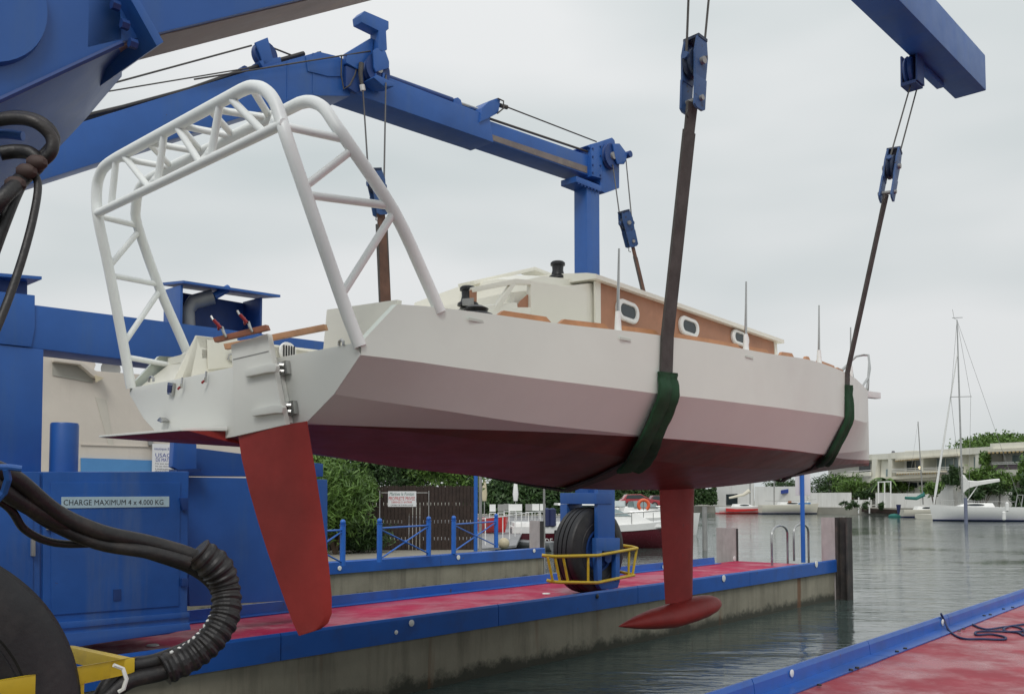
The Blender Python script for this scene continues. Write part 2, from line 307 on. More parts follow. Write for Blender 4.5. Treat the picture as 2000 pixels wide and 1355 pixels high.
# ================================================================ SETTING
def struct(name, mb, m, parent=None, **k): o = mb.build(name, m, parent, **k); o['kind'] = 'structure'; return o
def watermat():
    m = bpy.data.materials.new('harbour_water'); m.use_nodes = True; n = m.node_tree.nodes; l = m.node_tree.links; b = n['Principled BSDF']
    b.inputs['Base Color'].default_value = (.055, .078, .072, 1); b.inputs['Roughness'].default_value = .06; b.inputs['IOR'].default_value = 1.33
    g = n.new('ShaderNodeNewGeometry')
    def nz(sc, st, rot, det):
        mm = n.new('ShaderNodeMapping'); mm.inputs['Scale'].default_value = st; mm.inputs['Rotation'].default_value = (0, 0, rot); l.new(g.outputs['Position'], mm.inputs[0])
        q = n.new('ShaderNodeTexNoise'); q.inputs['Scale'].default_value = sc; q.inputs['Detail'].default_value = det; q.inputs['Roughness'].default_value = .55; q.inputs['Distortion'].default_value = .4; l.new(mm.outputs[0], q.inputs['Vector']); return q
    a = nz(3.2, (.55, 1.5, 1), .35, 4); c = nz(.9, (.5, 1.3, 1), .2, 3); e = nz(.16, (1, 1, 1), 0, 2)
    s1 = n.new('ShaderNodeMath'); s1.operation = 'MULTIPLY_ADD'; s1.inputs[1].default_value = 2.6; l.new(c.outputs[0], s1.inputs[0]); l.new(a.outputs[0], s1.inputs[2])
    r = n.new('ShaderNodeMapRange'); r.inputs['From Min'].default_value = .38; r.inputs['From Max'].default_value = .62; r.inputs['To Min'].default_value = .22; r.inputs['To Max'].default_value = 1.0; l.new(e.outputs[0], r.inputs[0])
    bp = n.new('ShaderNodeBump'); bp.inputs['Distance'].default_value = .022; l.new(s1.outputs[0], bp.inputs['Height']); l.new(r.outputs[0], bp.inputs['Strength']); l.new(bp.outputs[0], b.inputs['Normal'])
    return m
struct('water', MB().add([(-1500, -600, -2.4), (1500, -600, -2.4), (1500, 2500, -2.4), (-1500, 2500, -2.4)], [[0, 1, 2, 3]]), watermat())
struct('seabed', MB().add([(-1500, -600, -6), (1500, -600, -6), (1500, 2500, -6), (-1500, 2500, -6)], [[0, 1, 2, 3]]), GRAVEL)

def finger(name, label, s0, s1, rn, rf, joints, discs_near, discs_far, far_end, deckm, zt=-1.45):
    base = D.P(s0, rn, -6); t = thing(name, label, 'pier', base)
    g = 1 if rf > rn else -1
    MB().fbox(D, s0, s1, rn-.06*-g, rf-.06*g, -6, -1.66).build('concrete_wall', CONC, t, bevel=.02)
    MB().fbox(D, s0, s1, rn+.02*g, rf-.02*g, -1.66, -1.60).build('deck', deckm, t)
    js = [s0]+joints+[s1]
    for a, b in zip(js[:-1], js[1:]):   # blue angle kerb: upright flange + foot on the deck
        prof = [(rn, -1.74), (rn, zt-.03), (rn+.015*g, zt), (rn+.035*g, zt), (rn+.05*g, zt-.04), (rn+.06*g, -1.585), (rn+.24*g, -1.585), (rn+.24*g, -1.597), (rn+.03*g, -1.597), (rn+.03*g, -1.74)]
        MB().loft([[D.P(a+.006, r, z) for r, z in prof], [D.P(b-.006, r, z) for r, z in prof]]).build('kerb_section', EDGEB, t)
    prof = [(rf, -1.66), (rf, zt), (rf-.03*g, zt), (rf-.045*g, -1.585), (rf-.22*g, -1.585), (rf-.22*g, -1.597), (rf-.04*g, -1.66)]
    MB().loft([[D.P(s0, r, z) for r, z in prof], [D.P(far_end, r, z) for r, z in prof]]).build('kerb_section', EDGEB, t)
    return t
GAPN = -8.38
pierA = finger('finger_pier', 'long concrete finger pier with blue kerbs and crimson deck behind the hoisted boat', 2.4, 21.75, GAPN, -11.0, [6.05, 9.6, 13.1, 17.2], [], [], 20.6, DECK)
def disc(pl, px, py, rpx, m, parent, name='reflector', d=.012, t=.008):
    c = pl.at(px, py)+pl.n*d; r = (pl.at(px, py+rpx)-pl.at(px, py)).length*.95
    MB().lathe(c-pl.n*t, pl.n, [(0, r), (t, r), (t*1.4, r*.8)], 14).build(name, m, parent, smooth=True)
pA = D.r(GAPN+.004)
for px, py in [(803, 1216), (773, 1234), (1413, 1129), (1594, 1101)]: disc(pA, px, py, 7 if px != 773 else 4.5, PEN, pierA)
disc(pA, 1166, 1164, 5, BLACK, pierA, 'drain_hole')
pAf = D.r(-10.94)
for px, py in [(1434, 1090), (1296, 1107)]: disc(pAf, px, py, 5, PEN, pierA)
disc(pAf, 751, 1180, 8, GREY, pierA)
MB().lathe(ground(1067, 1159, -1.597), (0, 0, 1), [(0, .07), (.012, .06)], 12).build('deck_plug', PEN, pierA)
MB().lathe(ground(298, 1260, -1.597), (0, 0, 1), [(0, .07), (.012, .06)], 12).build('deck_plug', PEN, pierA)
# head quay under the rear wheels and the near pier the photographer stands on
struct('head_quay_ground', MB().fbox(D, -25, 2.38, -45, -3.2, -6, -1.606), CONC)
pierB = finger('finger_pier', 'wide near pier with worn pink-red deck and tall blue kerb along the gap', 2.4, 32, -3.43, 9.0, [4.55, 6.98, 9.6, 12.4, 16.8, 21], [], [], 32, DECKB)
pB = D.r(-3.44)
# white discs on the gap-side kerb are seen from behind: they sit in holes through the flange
pBi = D.r(-3.375)
for px, py, r in [(1545, 1314, 8), (1840, 1215, 7)]: disc(pBi, px, py, r, PEN, pierB)
mb = MB()
for k, (px, py) in enumerate([(1662, 1308), (1674, 1304), (1752, 1272), (1768, 1266), (1873, 1232), (1882, 1228), (1922, 1202), (1934, 1200), (1960, 1189), (1978, 1186), (1600, 1338)]):
    MB().lathe(ground(px, py, -1.584), (0, 0, 1), [(0, .022), (.012, .02), (.014, .012)], 8).build('bolt_head', BLACK, pierB, smooth=True)

# second quay behind, with concrete wall
q2 = thing('quay_edge', 'concrete quay wall topped by a blue kerb under the blue railings', 'quay', D.P(-15, -16.8, -6))
MB().fbox(D, -15, 21.3, -17.2, -16.86, -6, -1.62).build('concrete_wall', CONC, q2)
prof = [(-16.8, -1.73), (-16.8, -1.47), (-16.83, -1.45), (-17.0, -1.45), (-17.0, -1.6), (-16.85, -1.6), (-16.85, -1.73)]
for a, b in [(-15, 5), (5, 12.7), (12.7, 17), (17, 21.3)]:
    MB().loft([[D.P(a+.005, r, z) for r, z in prof], [D.P(b-.005, r, z) for r, z in prof]]).build('kerb_section', EDGEB, q2)
pq = D.r(-16.79)
disc(pq, 663, 1109, 5, PEN, q2); disc(pq, 895, 1088, 5, PEN, q2); disc(pq, 1043, 1075, 4, PEN, q2)
PAVE = mat('pale_paving', (.30, .28, .235), .75, var=.14, scale=1.2, bump=.3, bscale=20, stain=(.2, .18, .15), samt=.6, sscale=.6)
struct('quay_paving', MB().add([D.P(-15, -17.0, -1.604), D.P(21.3, -17.0, -1.604), D.P(21.3, -21.0, -1.604), D.P(26, -27, -1.604), D.P(20, -60, -1.604), D.P(-15, -60, -1.604)], [[0, 1, 2, 3, 4, 5]]), PAVE)
struct('slip_ramp', MB().prism([(-1.6, 28.6, -1.7), (.15, 33, -1.75), (.9, 60, -1.75), (-26, 62, -1.75), (-26, 36, -1.7), (-3, 29.8, -1.7)], (0, 0, .08)), GRAVEL)

# ================================================================ PILES, LADDER, POSTS at the pier end
GALVD = mat('pile_steel', (.045, .04, .038), .7, var=.3, scale=3, stain=(.12, .08, .06), samt=.5, sscale=3)
PILEW = mat('pile_board', (.42, .38, .37), .75, var=.1, scale=4, stain=(.24, .2, .19), samt=.6, sscale=2, streak=True)
def hpile(label, S, rn, rw, sw, ztop, xpale=0):
    t = thing('steel_pile', label, 'pile', D.P(S, rn, -6), 'steel mooring piles')
    MB().fbox(D, S+.03, S+sw, rn, rn-.03, -6, ztop).build('flange', GALVD, t); MB().fbox(D, S+.03, S+sw, rn-rw+.03, rn-rw, -6, ztop).build('flange', GALVD, t)
    MB().fbox(D, S+sw*.5, S+sw*.5+.03, rn-rw+.031, rn-.031, -6, ztop).build('web', GALVD, t)
    MB().fbox(D, S-.01, S+.028, rn-.012, rn-rw, -1.9, ztop+.012).build('face_board', PILEW, t)
zt_ = D.r(-8.4).at(1631, 1010).z
t = thing('steel_pile', 'dark steel pile with pale face at the outer end of the pier', 'pile', D.P(21.9, -8.3, -6), 'steel mooring piles')
MB().fbox(D, 21.79, 22.12, -8.14, -8.17, -6, zt_).build('flange', GALVD, t); MB().fbox(D, 21.79, 22.12, -8.37, -8.40, -6, zt_).build('flange', GALVD, t); MB().fbox(D, 21.94, 21.97, -8.172, -8.368, -6, zt_).build('web', GALVD, t)
MB().fbox(D, 21.79, 21.82, -8.43, -8.76, -6, zt_-.005).build('face_board', PILEW, t); MB().fbox(D, 21.79, 21.80, -8.401, -8.429, -6, zt_).build('edge_strip', GALVD, t)
hpile('pale faced pile standing at the end of the far kerb of the pier', 21.78, -10.98, .55, .12, -.78)
hpile('short pale pile at the end of the quay edge with the railings', 21.3, -17.0, .38, .2, -.68)
q = thing('swim_ladder', 'stainless ladder handrails arching over the end of the pier deck', 'ladder', ground(1535, 1098, -1.6))
for a, b in [((1508, 1104), (1538, 1098)), ((1551, 1095), (1579, 1092))]:
    A = ground(*a, -1.6); B = A+D.L*.02+D.L.cross(V((0, 0, 1)))*-.0+(ground(*b, -1.6)-A)
    h = .93; path = [A, A+V((0, 0, h*.55)), A+V((0, 0, h*.78))]
    for k in range(1, 8):
        u = k/8*math.pi; path.append(A.lerp(B, (1-math.cos(u))/2)+V((0, 0, h*.78+math.sin(u)*h*.22)))
    path += [B+V((0, 0, h*.78)), B+V((0, 0, h*.5)), B-V((0, 0, 1.4))]
    MB().tube(path, .028, 10).build('handrail', STEEL, q, smooth=True)
q = thing('signal_post', 'slim blue post with a white box at its top beside the ladder', 'post', ground(1569, 1098, -1.6))
a = ground(1569, 1098, -1.6); MB().tube([a, a+V((0, 0, 3.0))], .055, 12).build('post', RAILB, q, smooth=True)
pb = Pl(V((-a.x, -a.y, 0)).normalized(), V((-a.x, -a.y, 0)).normalized().dot(a))
MB().pr(pb, 1553, 920, 1583, 967, -.13, -.04).build('box', SIGNW, q, bevel=.01)
a = ground(929, 1076, -1.6); q = tag(MB().tube([a, a+V((0, 0, 3.4))], .06, 12).build('quay_post', RAILB, None, smooth=True), 'tall slim blue post rising beside the dark fence', 'post')
a = ground(938, 1078, -1.6); tag(MB().tube([a, a+V((0, 0, 3.4))], .05, 10).build('grey_pole', GALV, None, smooth=True), 'grey pole just right of the tall blue post', 'post')
a = ground(1063, 1122, -2.4); tag(MB().tube([a-V((0, 0, 2)), a+V((0, 0, 4.2))], .035, 8).build('mooring_rod', GALV, None, smooth=True), 'thin pale rod standing in the water by the short pile', 'post')
a = ground(1377, 1074, -2.4); tag(MB().tube([a-V((0, 0, 3)), a+V((0, 0, 2.0))], [.13, .11], 12).build('mooring_pile', GALV, None, smooth=True), 'lone grey mooring pile standing in open water', 'pile')
a = ground(1887, 1022, -2.4); tag(MB().tube([a-V((0, 0, 3)), a+V((0, 0, 2.4))], [.16, .16], 10).build('mooring_pile', mat('pile_blue_grey', (.16, .18, .26), .6), None, smooth=True), 'blue-grey mooring pile in front of the white yacht', 'pile')

# railings on quay 2: four bays of posts, rail and cross
def railing(x0, y0, x1, y1, label, t0=None):
    A = ground(x0, y0, -1.45); B = ground(x1, y1, -1.45); t = thing('railing_bay', label, 'railing', A, 'blue railings along the quay'); h = .93
    for p in (A, B):
        po = MB().tube([p, p+V((0, 0, h*.95))], .062, 12).build('post', RAILB, t, smooth=True)
        MB().tube([p+V((0, 0, h*.93)), p+V((0, 0, h*.945))], .075, 12).build('collar', RAILB, po, smooth=True)
        MB().sphere(p+V((0, 0, h*1.0)), .062, 12).build('finial', RAILB, po, smooth=True)
    u = V((0, 0, 1)); MB().tube([A+u*h*.82, B+u*h*.82], .022, 8).build('top_rail', RAILB, t, smooth=True)
    MB().tube([A+u*h*.80, B+u*.06], .02, 8).build('cross_bar', RAILB, t, smooth=True)
    MB().tube([A+u*.06, B+u*h*.80+(B-A)*-.0], .02, 8).build('cross_bar', RAILB, t, smooth=True)
    MB().sphere((A+B)/2+u*h*.43, .045, 10).build('cross_boss', RAILB, t, smooth=True)
railing(560, 1118, 669, 1104, 'blue railing bay half hidden by the rudder, in front of the bush')
railing(741, 1097, 837, 1085, 'blue railing bay below the private property sign')
railing(886, 1081, 969, 1069, 'blue railing bay nearest the end of the quay')

# fence and gate
fp0 = ground(742, 1074, -1.6); fp1 = ground(926, 1073, -1.6); fh = 1.98
fe = thing('timber_fence', 'dark brown vertical board fence with daylight between the boards', 'fence', fp0)
fd = (fp1-fp0); nb = 26
for k in range(-16, nb):
    a = fp0+fd*(k/nb); bw = fd.length/nb*.87; z1 = fh-(.03 if k % 5 == 0 else 0)
    n_ = V((-fd.y, fd.x, 0)).normalized()
    MB().prism([a, a+fd.normalized()*bw, a+fd.normalized()*bw+n_*.03, a+n_*.03], (0, 0, z1)).build('board', DARKW, fe)
for j, (z, h) in enumerate([(0, .30), (.40, .42), (.92, .44), (1.46, .48)]):
    for u0, u1 in ([(-.6, .28), (.44, 1.0)] if j < 3 else [(-.6, 1.0)]):
        a = fp0+fd*u0+n_*.034+V((0, 0, z)); b = fp0+fd*u1+n_*.034+V((0, 0, z)); MB().prism([a, b, b+n_*.03, a+n_*.03], (0, 0, h)).build('backing_plank', DARKW, fe)
# sign on two thin posts
sp = Pl(V((0, -1, 0)), -27.2)
sg = thing('notice_board', 'white private property notice with red lettering in front of the fence', 'sign', sp.at(785, 1075))
MB().pr(sp, 758, 959, 813, 989, 0, .02).build('panel', SIGNW, sg)
for px in (741, 837):
    p = ground(px, 1092 if px == 741 else 1084, -1.45)+V((0, 0, .95)); MB().tube([p, V((p.x, p.y, sp.at(px, 958).z*p.y/27.2))], .012, 6).build('rod', GALV, sg)
MB().tube([sp.at(745, 962), sp.at(835, 962)], .012, 6).build('wire', GALV, sg)
text('Marines le Ponton', sp, 785, 964, 6.5, 'lettering', TXTG, sg, 48, d=.024, shear=.2)
text('PROPRIETE PRIVEE', sp, 785, 973, 7, 'lettering', TXTR, sg, 51, d=.024)
text('DEFENSE D ENTRER', sp, 785, 980.2, 3.6, 'lettering', TXTR, sg, 40, d=.024)
text('CAMERA DE SURVEILLANCE', sp, 785, 986, 2.8, 'lettering', TXTK, sg, 44, d=.024)
bz = ground(690, 1078, -1.6)
def bushthing(label, px, py, depth, rad, n, size, m, seed, z0=-1.6, name='bush', cat='bush', spike=1.6, group=None):
    p = dep(px, py, depth); base = V((p.x, p.y, z0)); t = thing(name, label, cat, base, group)
    r = random.Random(seed); mb = MB()
    for k in range(6):
        a = r.random()*6.28; mb.tube([base, V((p.x+math.cos(a)*rad[0]*.4, p.y+math.sin(a)*rad[1]*.4, p.z+rad[2]*.2))], [.05*rad[2], .015*rad[2]], 5)
    mb.build('stem', BARK, t); leaves(p, rad, n, size, seed, spike=spike).build('foliage', m, t); return t
bushthing('large bright green oleander bush beside the rudder, left of the fence', 655, 980, 26.5, (1.18, 1.1, 1.2), 8000, .055, LEAF, 3, spike=2.2)
bushthing('darker green shrub foot hugging the fence end', 700, 1045, 27.4, (1.0, .7, .55), 3500, .05, LEAFD, 4, spike=2)
bushthing('yellow green shrub tuft against the fence top', 716, 958, 28.4, (.42, .5, .55), 1500, .05, LEAF, 5, spike=2)
# far hedge behind the terrace
def hedge(label, x0, y0, x1, y1, d, m, n, size, seed, th=1.2, name='hedge', z0=-1.6):
    a = dep(x0, y1, d); b = dep(x1, y0, d); r = random.Random(seed); mb = MB()
    t = thing(name, label, 'hedge', V(((a.x+b.x)/2, d, min(a.z, b.z))))
    nx = max(3, int(abs(b.x-a.x)/(th*.7)))
    for i in range(n):
        u = r.random(); x = a.x+(b.x-a.x)*u; z = a.z+(b.z-a.z)*(r.random()**.8)*(.86+.14*math.sin(u*nx*2.1+seed)+.07*math.sin(u*nx*5+seed*2)); y = d+th*(r.random()-.2)
        dd = V((r.gauss(0, 1), r.gauss(0, 1), r.gauss(0, 1)+.3)).normalized(); e = dd.cross(V((r.random()-.5, r.random(), r.random()-.5))).normalized(); s = size*(.6+.8*r.random()); p = V((x, y, z))
        mb.add([p-dd*s, p+e*s*.45, p+dd*s, p-e*s*.45], [[0, 1, 2, 3]])
    mb.build('foliage', m, t); MB().prism([(a.x, d+th*.55, a.z), (b.x, d+th*.55, a.z), (b.x, d+th*.7, a.z), (a.x, d+th*.7, a.z)], (0, 0, (b.z-a.z)*.82)).build('inner_branches', LEAFD, t)
    return t
hedge('dark clipped hedge behind the cafe terrace', 905, 930, 1195, 1003, 62, LEAFD, 7000, .16, 8)
for k, (px, d_, n_) in enumerate([(600, 37, 3600), (700, 38, 3600), (790, 40, 3600), (880, 39, 3600)]):
    b_ = dep(px, 1000, d_); tree('garden_tree', ['dark leafy tree rising behind the oleander bush', 'dark leafy tree behind the left end of the fence', 'dark leafy tree behind the middle of the fence', 'dark leafy tree behind the right end of the fence'][k], 'tree', V((b_.x, d_, -1.6)), 3.95, (1.9, 1.0, 1.15), n_+2600, .095, [LEAF, LEAFD, LEAFD, LEAF][k], 80+k, 'trees behind the timber fence')
# terrace beyond: chairs, parasols, dock posts
struct('terrace_ground', MB().prism([(-3.2, 50, -1.9), (3.0, 50, -1.9), (5.5, 66, -1.9), (-8, 66, -1.9)], (0, 0, .62)), GRAVEL)
for k, (px, py) in enumerate([(962, 1000), (979, 1001), (1001, 1000), (1014, 999), (1033, 1000), (1046, 1001), (1060, 999), (990, 996)]):
    p = dep(px, 1000, 52+k*.8); p.z = -1.28; t = thing('terrace_chair', ['white terrace chair left of the red kayak', 'white terrace chair just above the red kayak', 'white high-backed chair at the middle of the terrace', 'second white chair right of the high-backed one', 'white chair under the right parasol', 'white chair near the terrace edge', 'outermost white chair on the terrace', 'white chair set back near the hedge'][k], 'chair', p, 'white chairs on the terrace')
    s = .17+.03*(k%3)
    MB().box(p+V((0, 0, .44)), V((s, 0, 0)), V((0, s, 0)), V((0, 0, .02))).build('seat', GEL, t)
    MB().box(p+V((0, s, .72)), V((s, 0, 0)), V((0, .02, 0)), V((0, 0, .2))).build('backrest', [GEL, GALV, GEL][k%3], t)
    for a in (-1, 1):
        for b in (-1, 1): MB().tube([p+V((a*s*.9, b*s*.9, 0)), p+V((a*s*.9, b*s*.9, .43))], .02, 5).build('leg', GEL, t)
for k, (px, yt) in enumerate([(1007, 959), (946, 961)]):
    p = dep(px, 1000, 55); p.z = -1.28; t = thing('closed_parasol', ['folded white parasol standing on the terrace before the hedge', 'folded cream parasol by the grey pole'][k], 'parasol', p)
    MB().tube([p, p+V((0, 0, 2.3))], .03, 6).build('pole', GALV, t); MB().tube([p+V((0, 0, 1.1)), p+V((0, 0, 1.5)), p+V((0, 0, 2.25)), p+V((0, 0, 2.4))], [.12, .17, .09, .02], 8).build('canopy', [GEL, BUOY][k], t, smooth=True)
rr = thing('dock_handrail', 'thin white rails along the sloping dock beyond the quay', 'railing', ground(950, 1062, -1.65))
pts = [(948, 1048), (982, 1040), (995, 1032), (1006, 1026), (1018, 1020), (1032, 1014), (1045, 1009), (1056, 1005)]
tops = []
for k, (px, py) in enumerate(pts):
    d0 = 33+k*2.4; p = dep(px, py, d0); p.z = -1.66; tpx = p+V((0, 0, .95)); tops.append(tpx); MB().tube([p, tpx], .022, 6).build('post', GEL, rr)
MB().tube(tops, .02, 6).build('top_rail', GEL, rr)
p = ground(984, 1071, -1.66); tag(MB().sphere(p+V((0, 0, .17)), .19, 16).build('mooring_buoy', BUOY, None, smooth=True), 'round cream buoy lying at the end of the quay', 'buoy')

# ================================================================ generic boat hull (local: x forward, y port, z up from waterline)
def hull_pts(L, B, H, bowrise=.2, stern=.8, full=.5, n=14, m=6, draft=.15, trans_rake=.0, ends=1.0):
    loops = []
    for i in range(n+1):
        u = i/n; x = -L/2+L*u
        b = B/2*(stern+(1-stern)*math.sin(min(1, u/.5)*math.pi/2)) if u < .5 else B/2*math.cos(((u-.5)/.5)**(1.6+full)*math.pi/2)
        b = max(b, .015*B); h = H*(1+bowrise*max(0, (u-.3)/.7)**2)
        lp = []
        for k in range(m+1):
            a = k/m; z = -draft*(1-.6*u)+(h+draft*(1-.6*u))*a; f = (.30+.70*math.sin(a*math.pi/2)**.75)
            lp.append((x-(trans_rake*a if i == 0 else 0)+(H*.25*a*ends if i == n else 0), b*f, z))
        lp2 = [(q[0], -q[1], q[2]) for q in lp[::-1]]
        loops.append(lp+lp2)
    return loops
def xf(pts, o, ang, sc=1): ca, sa = math.cos(ang), math.sin(ang); return [V((o.x+(p[0]*ca-p[1]*sa)*sc, o.y+(p[0]*sa+p[1]*ca)*sc, o.z+p[2]*sc)) for p in pts]
def put_hull(o, ang, t, m, **k):
    lo = [xf(l, o, ang) for l in hull_pts(**k)]; return MB().loft(lo, True, True).build('hull', m, t, smooth=True)
def lbox(o, ang, t, name, m, x0, x1, y0, y1, z0, z1, taper=0, bevel=0, fr=0, af=0):
    b = xf([(x0, y0, z0), (x1, y0, z0), (x1, y1, z0), (x0, y1, z0)], o, ang); q = xf([(x0+af, y0+taper, z1), (x1-fr, y0+taper, z1), (x1-fr, y1-taper, z1), (x0+af, y1-taper, z1)], o, ang)
    return MB().loft([b, q]).build(name, m, t, bevel=bevel)
def ltube(o, ang, t, name, m, pts, r, n=6): return MB().tube(xf(pts, o, ang), r, n).build(name, m, t, smooth=True)

# maroon motorboat behind the front wheel
o = ground(1165, 1066, -2.4); o = V((o.x-.2, 45, -2.4)); ang = math.radians(4)
mbt = thing('motor_boat', 'white cabin motor boat with maroon hull moored behind the crane wheel', 'boat', o)
H_ = hull_pts(L=8.2, B=2.6, H=.95, bowrise=.35, stern=.9, draft=.3)
lo = [xf(l, o, ang) for l in H_]
MB().loft(lo).build('hull', MAROON, mbt, smooth=True)
dk = [xf([(q[0], q[1]*1.03, q[2]) for q in ([(l[k][0], l[k][1], l[k][2]) for k in (5, 6)]+[(l[-k-1][0], l[-k-1][1], l[-k-1][2]) for k in (6, 5)])], o, ang) for l in H_]
MB().loft([[p+V((0, 0, .10)) if i in (1, 2) else p for i, p in enumerate(l)] for l in dk]).build('topside_band', GEL, mbt, smooth=True)
lbox(o, ang, mbt, 'cabin', GEL, -1.6, 3.2, -1.05, 1.05, 1.0, 1.75, .2, .05, fr=1.6, af=.1)
lbox(o, ang, mbt, 'cockpit_coaming', GEL, -4.0, -1.5, -1.15, 1.15, .95, 1.25, .08, .03)
wsn = lbox(o, ang, mbt, 'windscreen', GLASSL, -1.2, 1.6, -.95, .95, 1.55, 2.05, .22, 0, fr=1.1, af=.1)
lbox(o, ang, mbt, 'hardtop', GEL, -1.9, .6, -.95, .95, 2.05, 2.15, .12, .03, fr=.2)
lbox(o, ang, mbt, 'swim_platform', GEL, -4.8, -4.0, -.9, .9, .1, .22, .02, .02)
ltube(o, ang, mbt, 'bow_rail', STEEL, [(0, 1.0, 1.6), (2.5, .8, 1.75), (4.1, 0, 1.85), (2.5, -.8, 1.75), (0, -1.0, 1.6)], .025)
for xx in (.5, 1.6, 2.7, 3.6):
    ltube(o, ang, mbt, 'rail_post', STEEL, [(xx, -1.0+max(0, xx-2)*.4, 1.05), (xx, -1.0+max(0, xx-2)*.4, 1.7)], .018)
mp_ = Pl(V((math.sin(ang), -math.cos(ang), 0)), V((math.sin(ang), -math.cos(ang), 0)).dot(o)+1.33)
text("L' DE", mp_, 1066, 1056, 11, 'hull_lettering', GEL, mbt, 26, d=.05)
# outboard on the small tender
o2 = V((.6, 43, -2.4)); td = thing('inflatable_tender', 'grey inflatable tender with outboard motor near the short pile', 'boat', o2)
put_hull(o2, math.radians(150), td, mat('tender_grey', (.25, .26, .27), .6), L=3.2, B=1.5, H=.4, bowrise=.6, stern=.9, draft=.1)
ob = lbox(o2, math.radians(150), td, 'outboard_motor', BLACK, -2.0, -1.6, -.2, .2, .2, .95, .03, .04)
MB().tube([o2+V((1.6, -.9, .3)), o2+V((1.7, -.95, .9))], .14, 8).build('motor_cowl', GEL, td, smooth=True)
# fender on stern
for k, (px, py) in enumerate([(1068, 1010), (1079, 1010)]):
    p = dep(px, py, 43.6); tag(MB().tube([p+V((0, 0, -.45)), p+V((0, 0, -.38)), p+V((0, 0, .38)), p+V((0, 0, .45))], [.05, .17, .17, .05], 12).build('boat_fender', NAVY, None, smooth=True), ['dark fat fender hanging at the stern of the maroon boat, left one', 'dark fat fender hanging at the stern of the maroon boat, right one'][k], 'fender', 'dark fenders on the maroon motor boat')
# white boats further on
for k, (px, d, L, ang_, lab) in enumerate([(1250, 60, 7.5, 8, 'white sports boat with a windscreen behind the maroon boat'), (1205, 66, 6, 170, 'white day boat far behind the crane wheel')]):
    o = dep(px, 1000, d); o.z = -2.4; t = thing('motor_boat', lab, 'boat', o); a = math.radians(ang_)
    put_hull(o, a, t, GEL, L=L, B=2.4, H=1.1, bowrise=.3, stern=.9, draft=.2)
    lbox(o, a, t, 'cabin', GEL, -1.4, 2.4, -.9, .9, 1.1, 1.8, .2, .05, fr=1.2, af=.2); lbox(o, a, t, 'windscreen', GLASSL, -.6, 1.0, -.8, .8, 1.8, 2.2, .2, 0, fr=.7)
    ltube(o, a, t, 'bow_rail', STEEL, [(0, 1.0, 1.8), (2.5, .7, 1.9), (3.6, 0, 2.0), (2.5, -.7, 1.9), (0, -1.0, 1.8)], .025)
p = dep(1257, 986, 49); lb = thing('lifebuoy', 'orange horseshoe lifebuoy on the rail of the far white boat', 'lifebuoy', p)
path = [p+V((math.cos(a)*.27, 0, math.sin(a)*.27)) for a in [math.radians(q) for q in range(-55, 236, 15)]]
MB().tube(path, .09, 8).build('ring', ORNG, lb, smooth=True)
MB().tube([p+V((0, .05, -1.2)), p+V((0, .05, .2))], .02, 6).build('holder', STEEL, lb)
# cars on far bank at 1245 and 1365
def car(px, py, d, L, m, label, ang=0):
    o = dep(px, py, d); t = thing('parked_car', label, 'car', o, 'cars parked beyond the harbour'); a = math.radians(ang); W = .85
    body = [(-L/2, .35), (-L/2, .75), (-L/2+.15, .95), (L/2-1.2, .95), (L/2-.1, .78), (L/2, .6), (L/2, .35)]
    MB().loft([xf([(x, -W, z) for x, z in body], o, a), xf([(x, W, z) for x, z in body], o, a)]).build('body', m, t, bevel=.05)
    cab_ = [(-L/2+.25, .95), (-L/2+.6, 1.42), (L/2-2.1, 1.45), (L/2-1.2, .95)]
    MB().loft([xf([(x, -W+.08+(.12 if z > 1 else 0), z) for x, z in cab_], o, a), xf([(x, W-.08-(.12 if z > 1 else 0), z) for x, z in cab_], o, a)]).build('cabin', m, t, bevel=.04)
    gl = [(-L/2+.45, 1.0), (-L/2+.68, 1.36), (L/2-2.15, 1.38), (L/2-1.45, 1.0)]
    for s in (-1, 1): MB().loft([xf([(x, s*(W-.05-(.10 if z > 1.1 else 0)), z) for x, z in gl], o, a), xf([(x, s*(W-.09-(.12 if z > 1.1 else 0)), z) for x, z in gl], o, a)]).build('side_window', GLASS, t)
    for x in (-L/2+.75, L/2-.75):
        for s in (-1, 1):
            c = xf([(x, s*W*.9, .33)], o, a)[0]; wv = V((-math.sin(a), math.cos(a), 0))
            wh = MB().lathe(c-wv*.1, wv, [(0, .22), (0, .33), (.2, .33), (.2, .22)], 16).build('wheel', RUB, t, smooth=True); MB().lathe(c-wv*.11, wv, [(0, .2), (.22, .2)], 12).build('rim', GALV, wh, smooth=True)
    MB().box(xf([(-L/2-.01, -W*.75, .75)], o, a)[0], V((.03, 0, 0)), V((0, .12, 0)), V((0, 0, .08))).build('tail_lamp', REDG, t)

# red kayak-like dinghy on the dock
p = ground(966, 1044, -1.65); p.y = 44; p = dep(962, 1034, 44); k_ = thing('red_dinghy', 'red upturned hull lying on the dock beyond the blue railing', 'boat', p)
lo = [xf(l, p, math.radians(-62)) for l in hull_pts(L=2.6, B=.95, H=.55, bowrise=.15, stern=.6, draft=.2, ends=0)]
MB().loft(lo).build('hull', REDG, k_, smooth=True)
MB().tube(xf([(-1.2, -.4, .50), (0, -.5, .52), (1.0, -.3, .56)], p, math.radians(-62)), .025, 6).build('white_stripe', GEL, k_)

# ================================================================ BOAT CRANE
cr = thing('boat_crane', 'big blue four-hook travelling boat crane with inclined booms over the pier', 'boat crane', C.P(1, -6.5, -1.6))
PL = C.r(-9.7); u_ = V((0, 0, 1))
def cp(name, pl, pts, d0, d1, m=BLUE, bevel=.012, parent=cr): return MB().pp(pl, pts, d0, d1).build(name, m, parent, bevel=bevel)
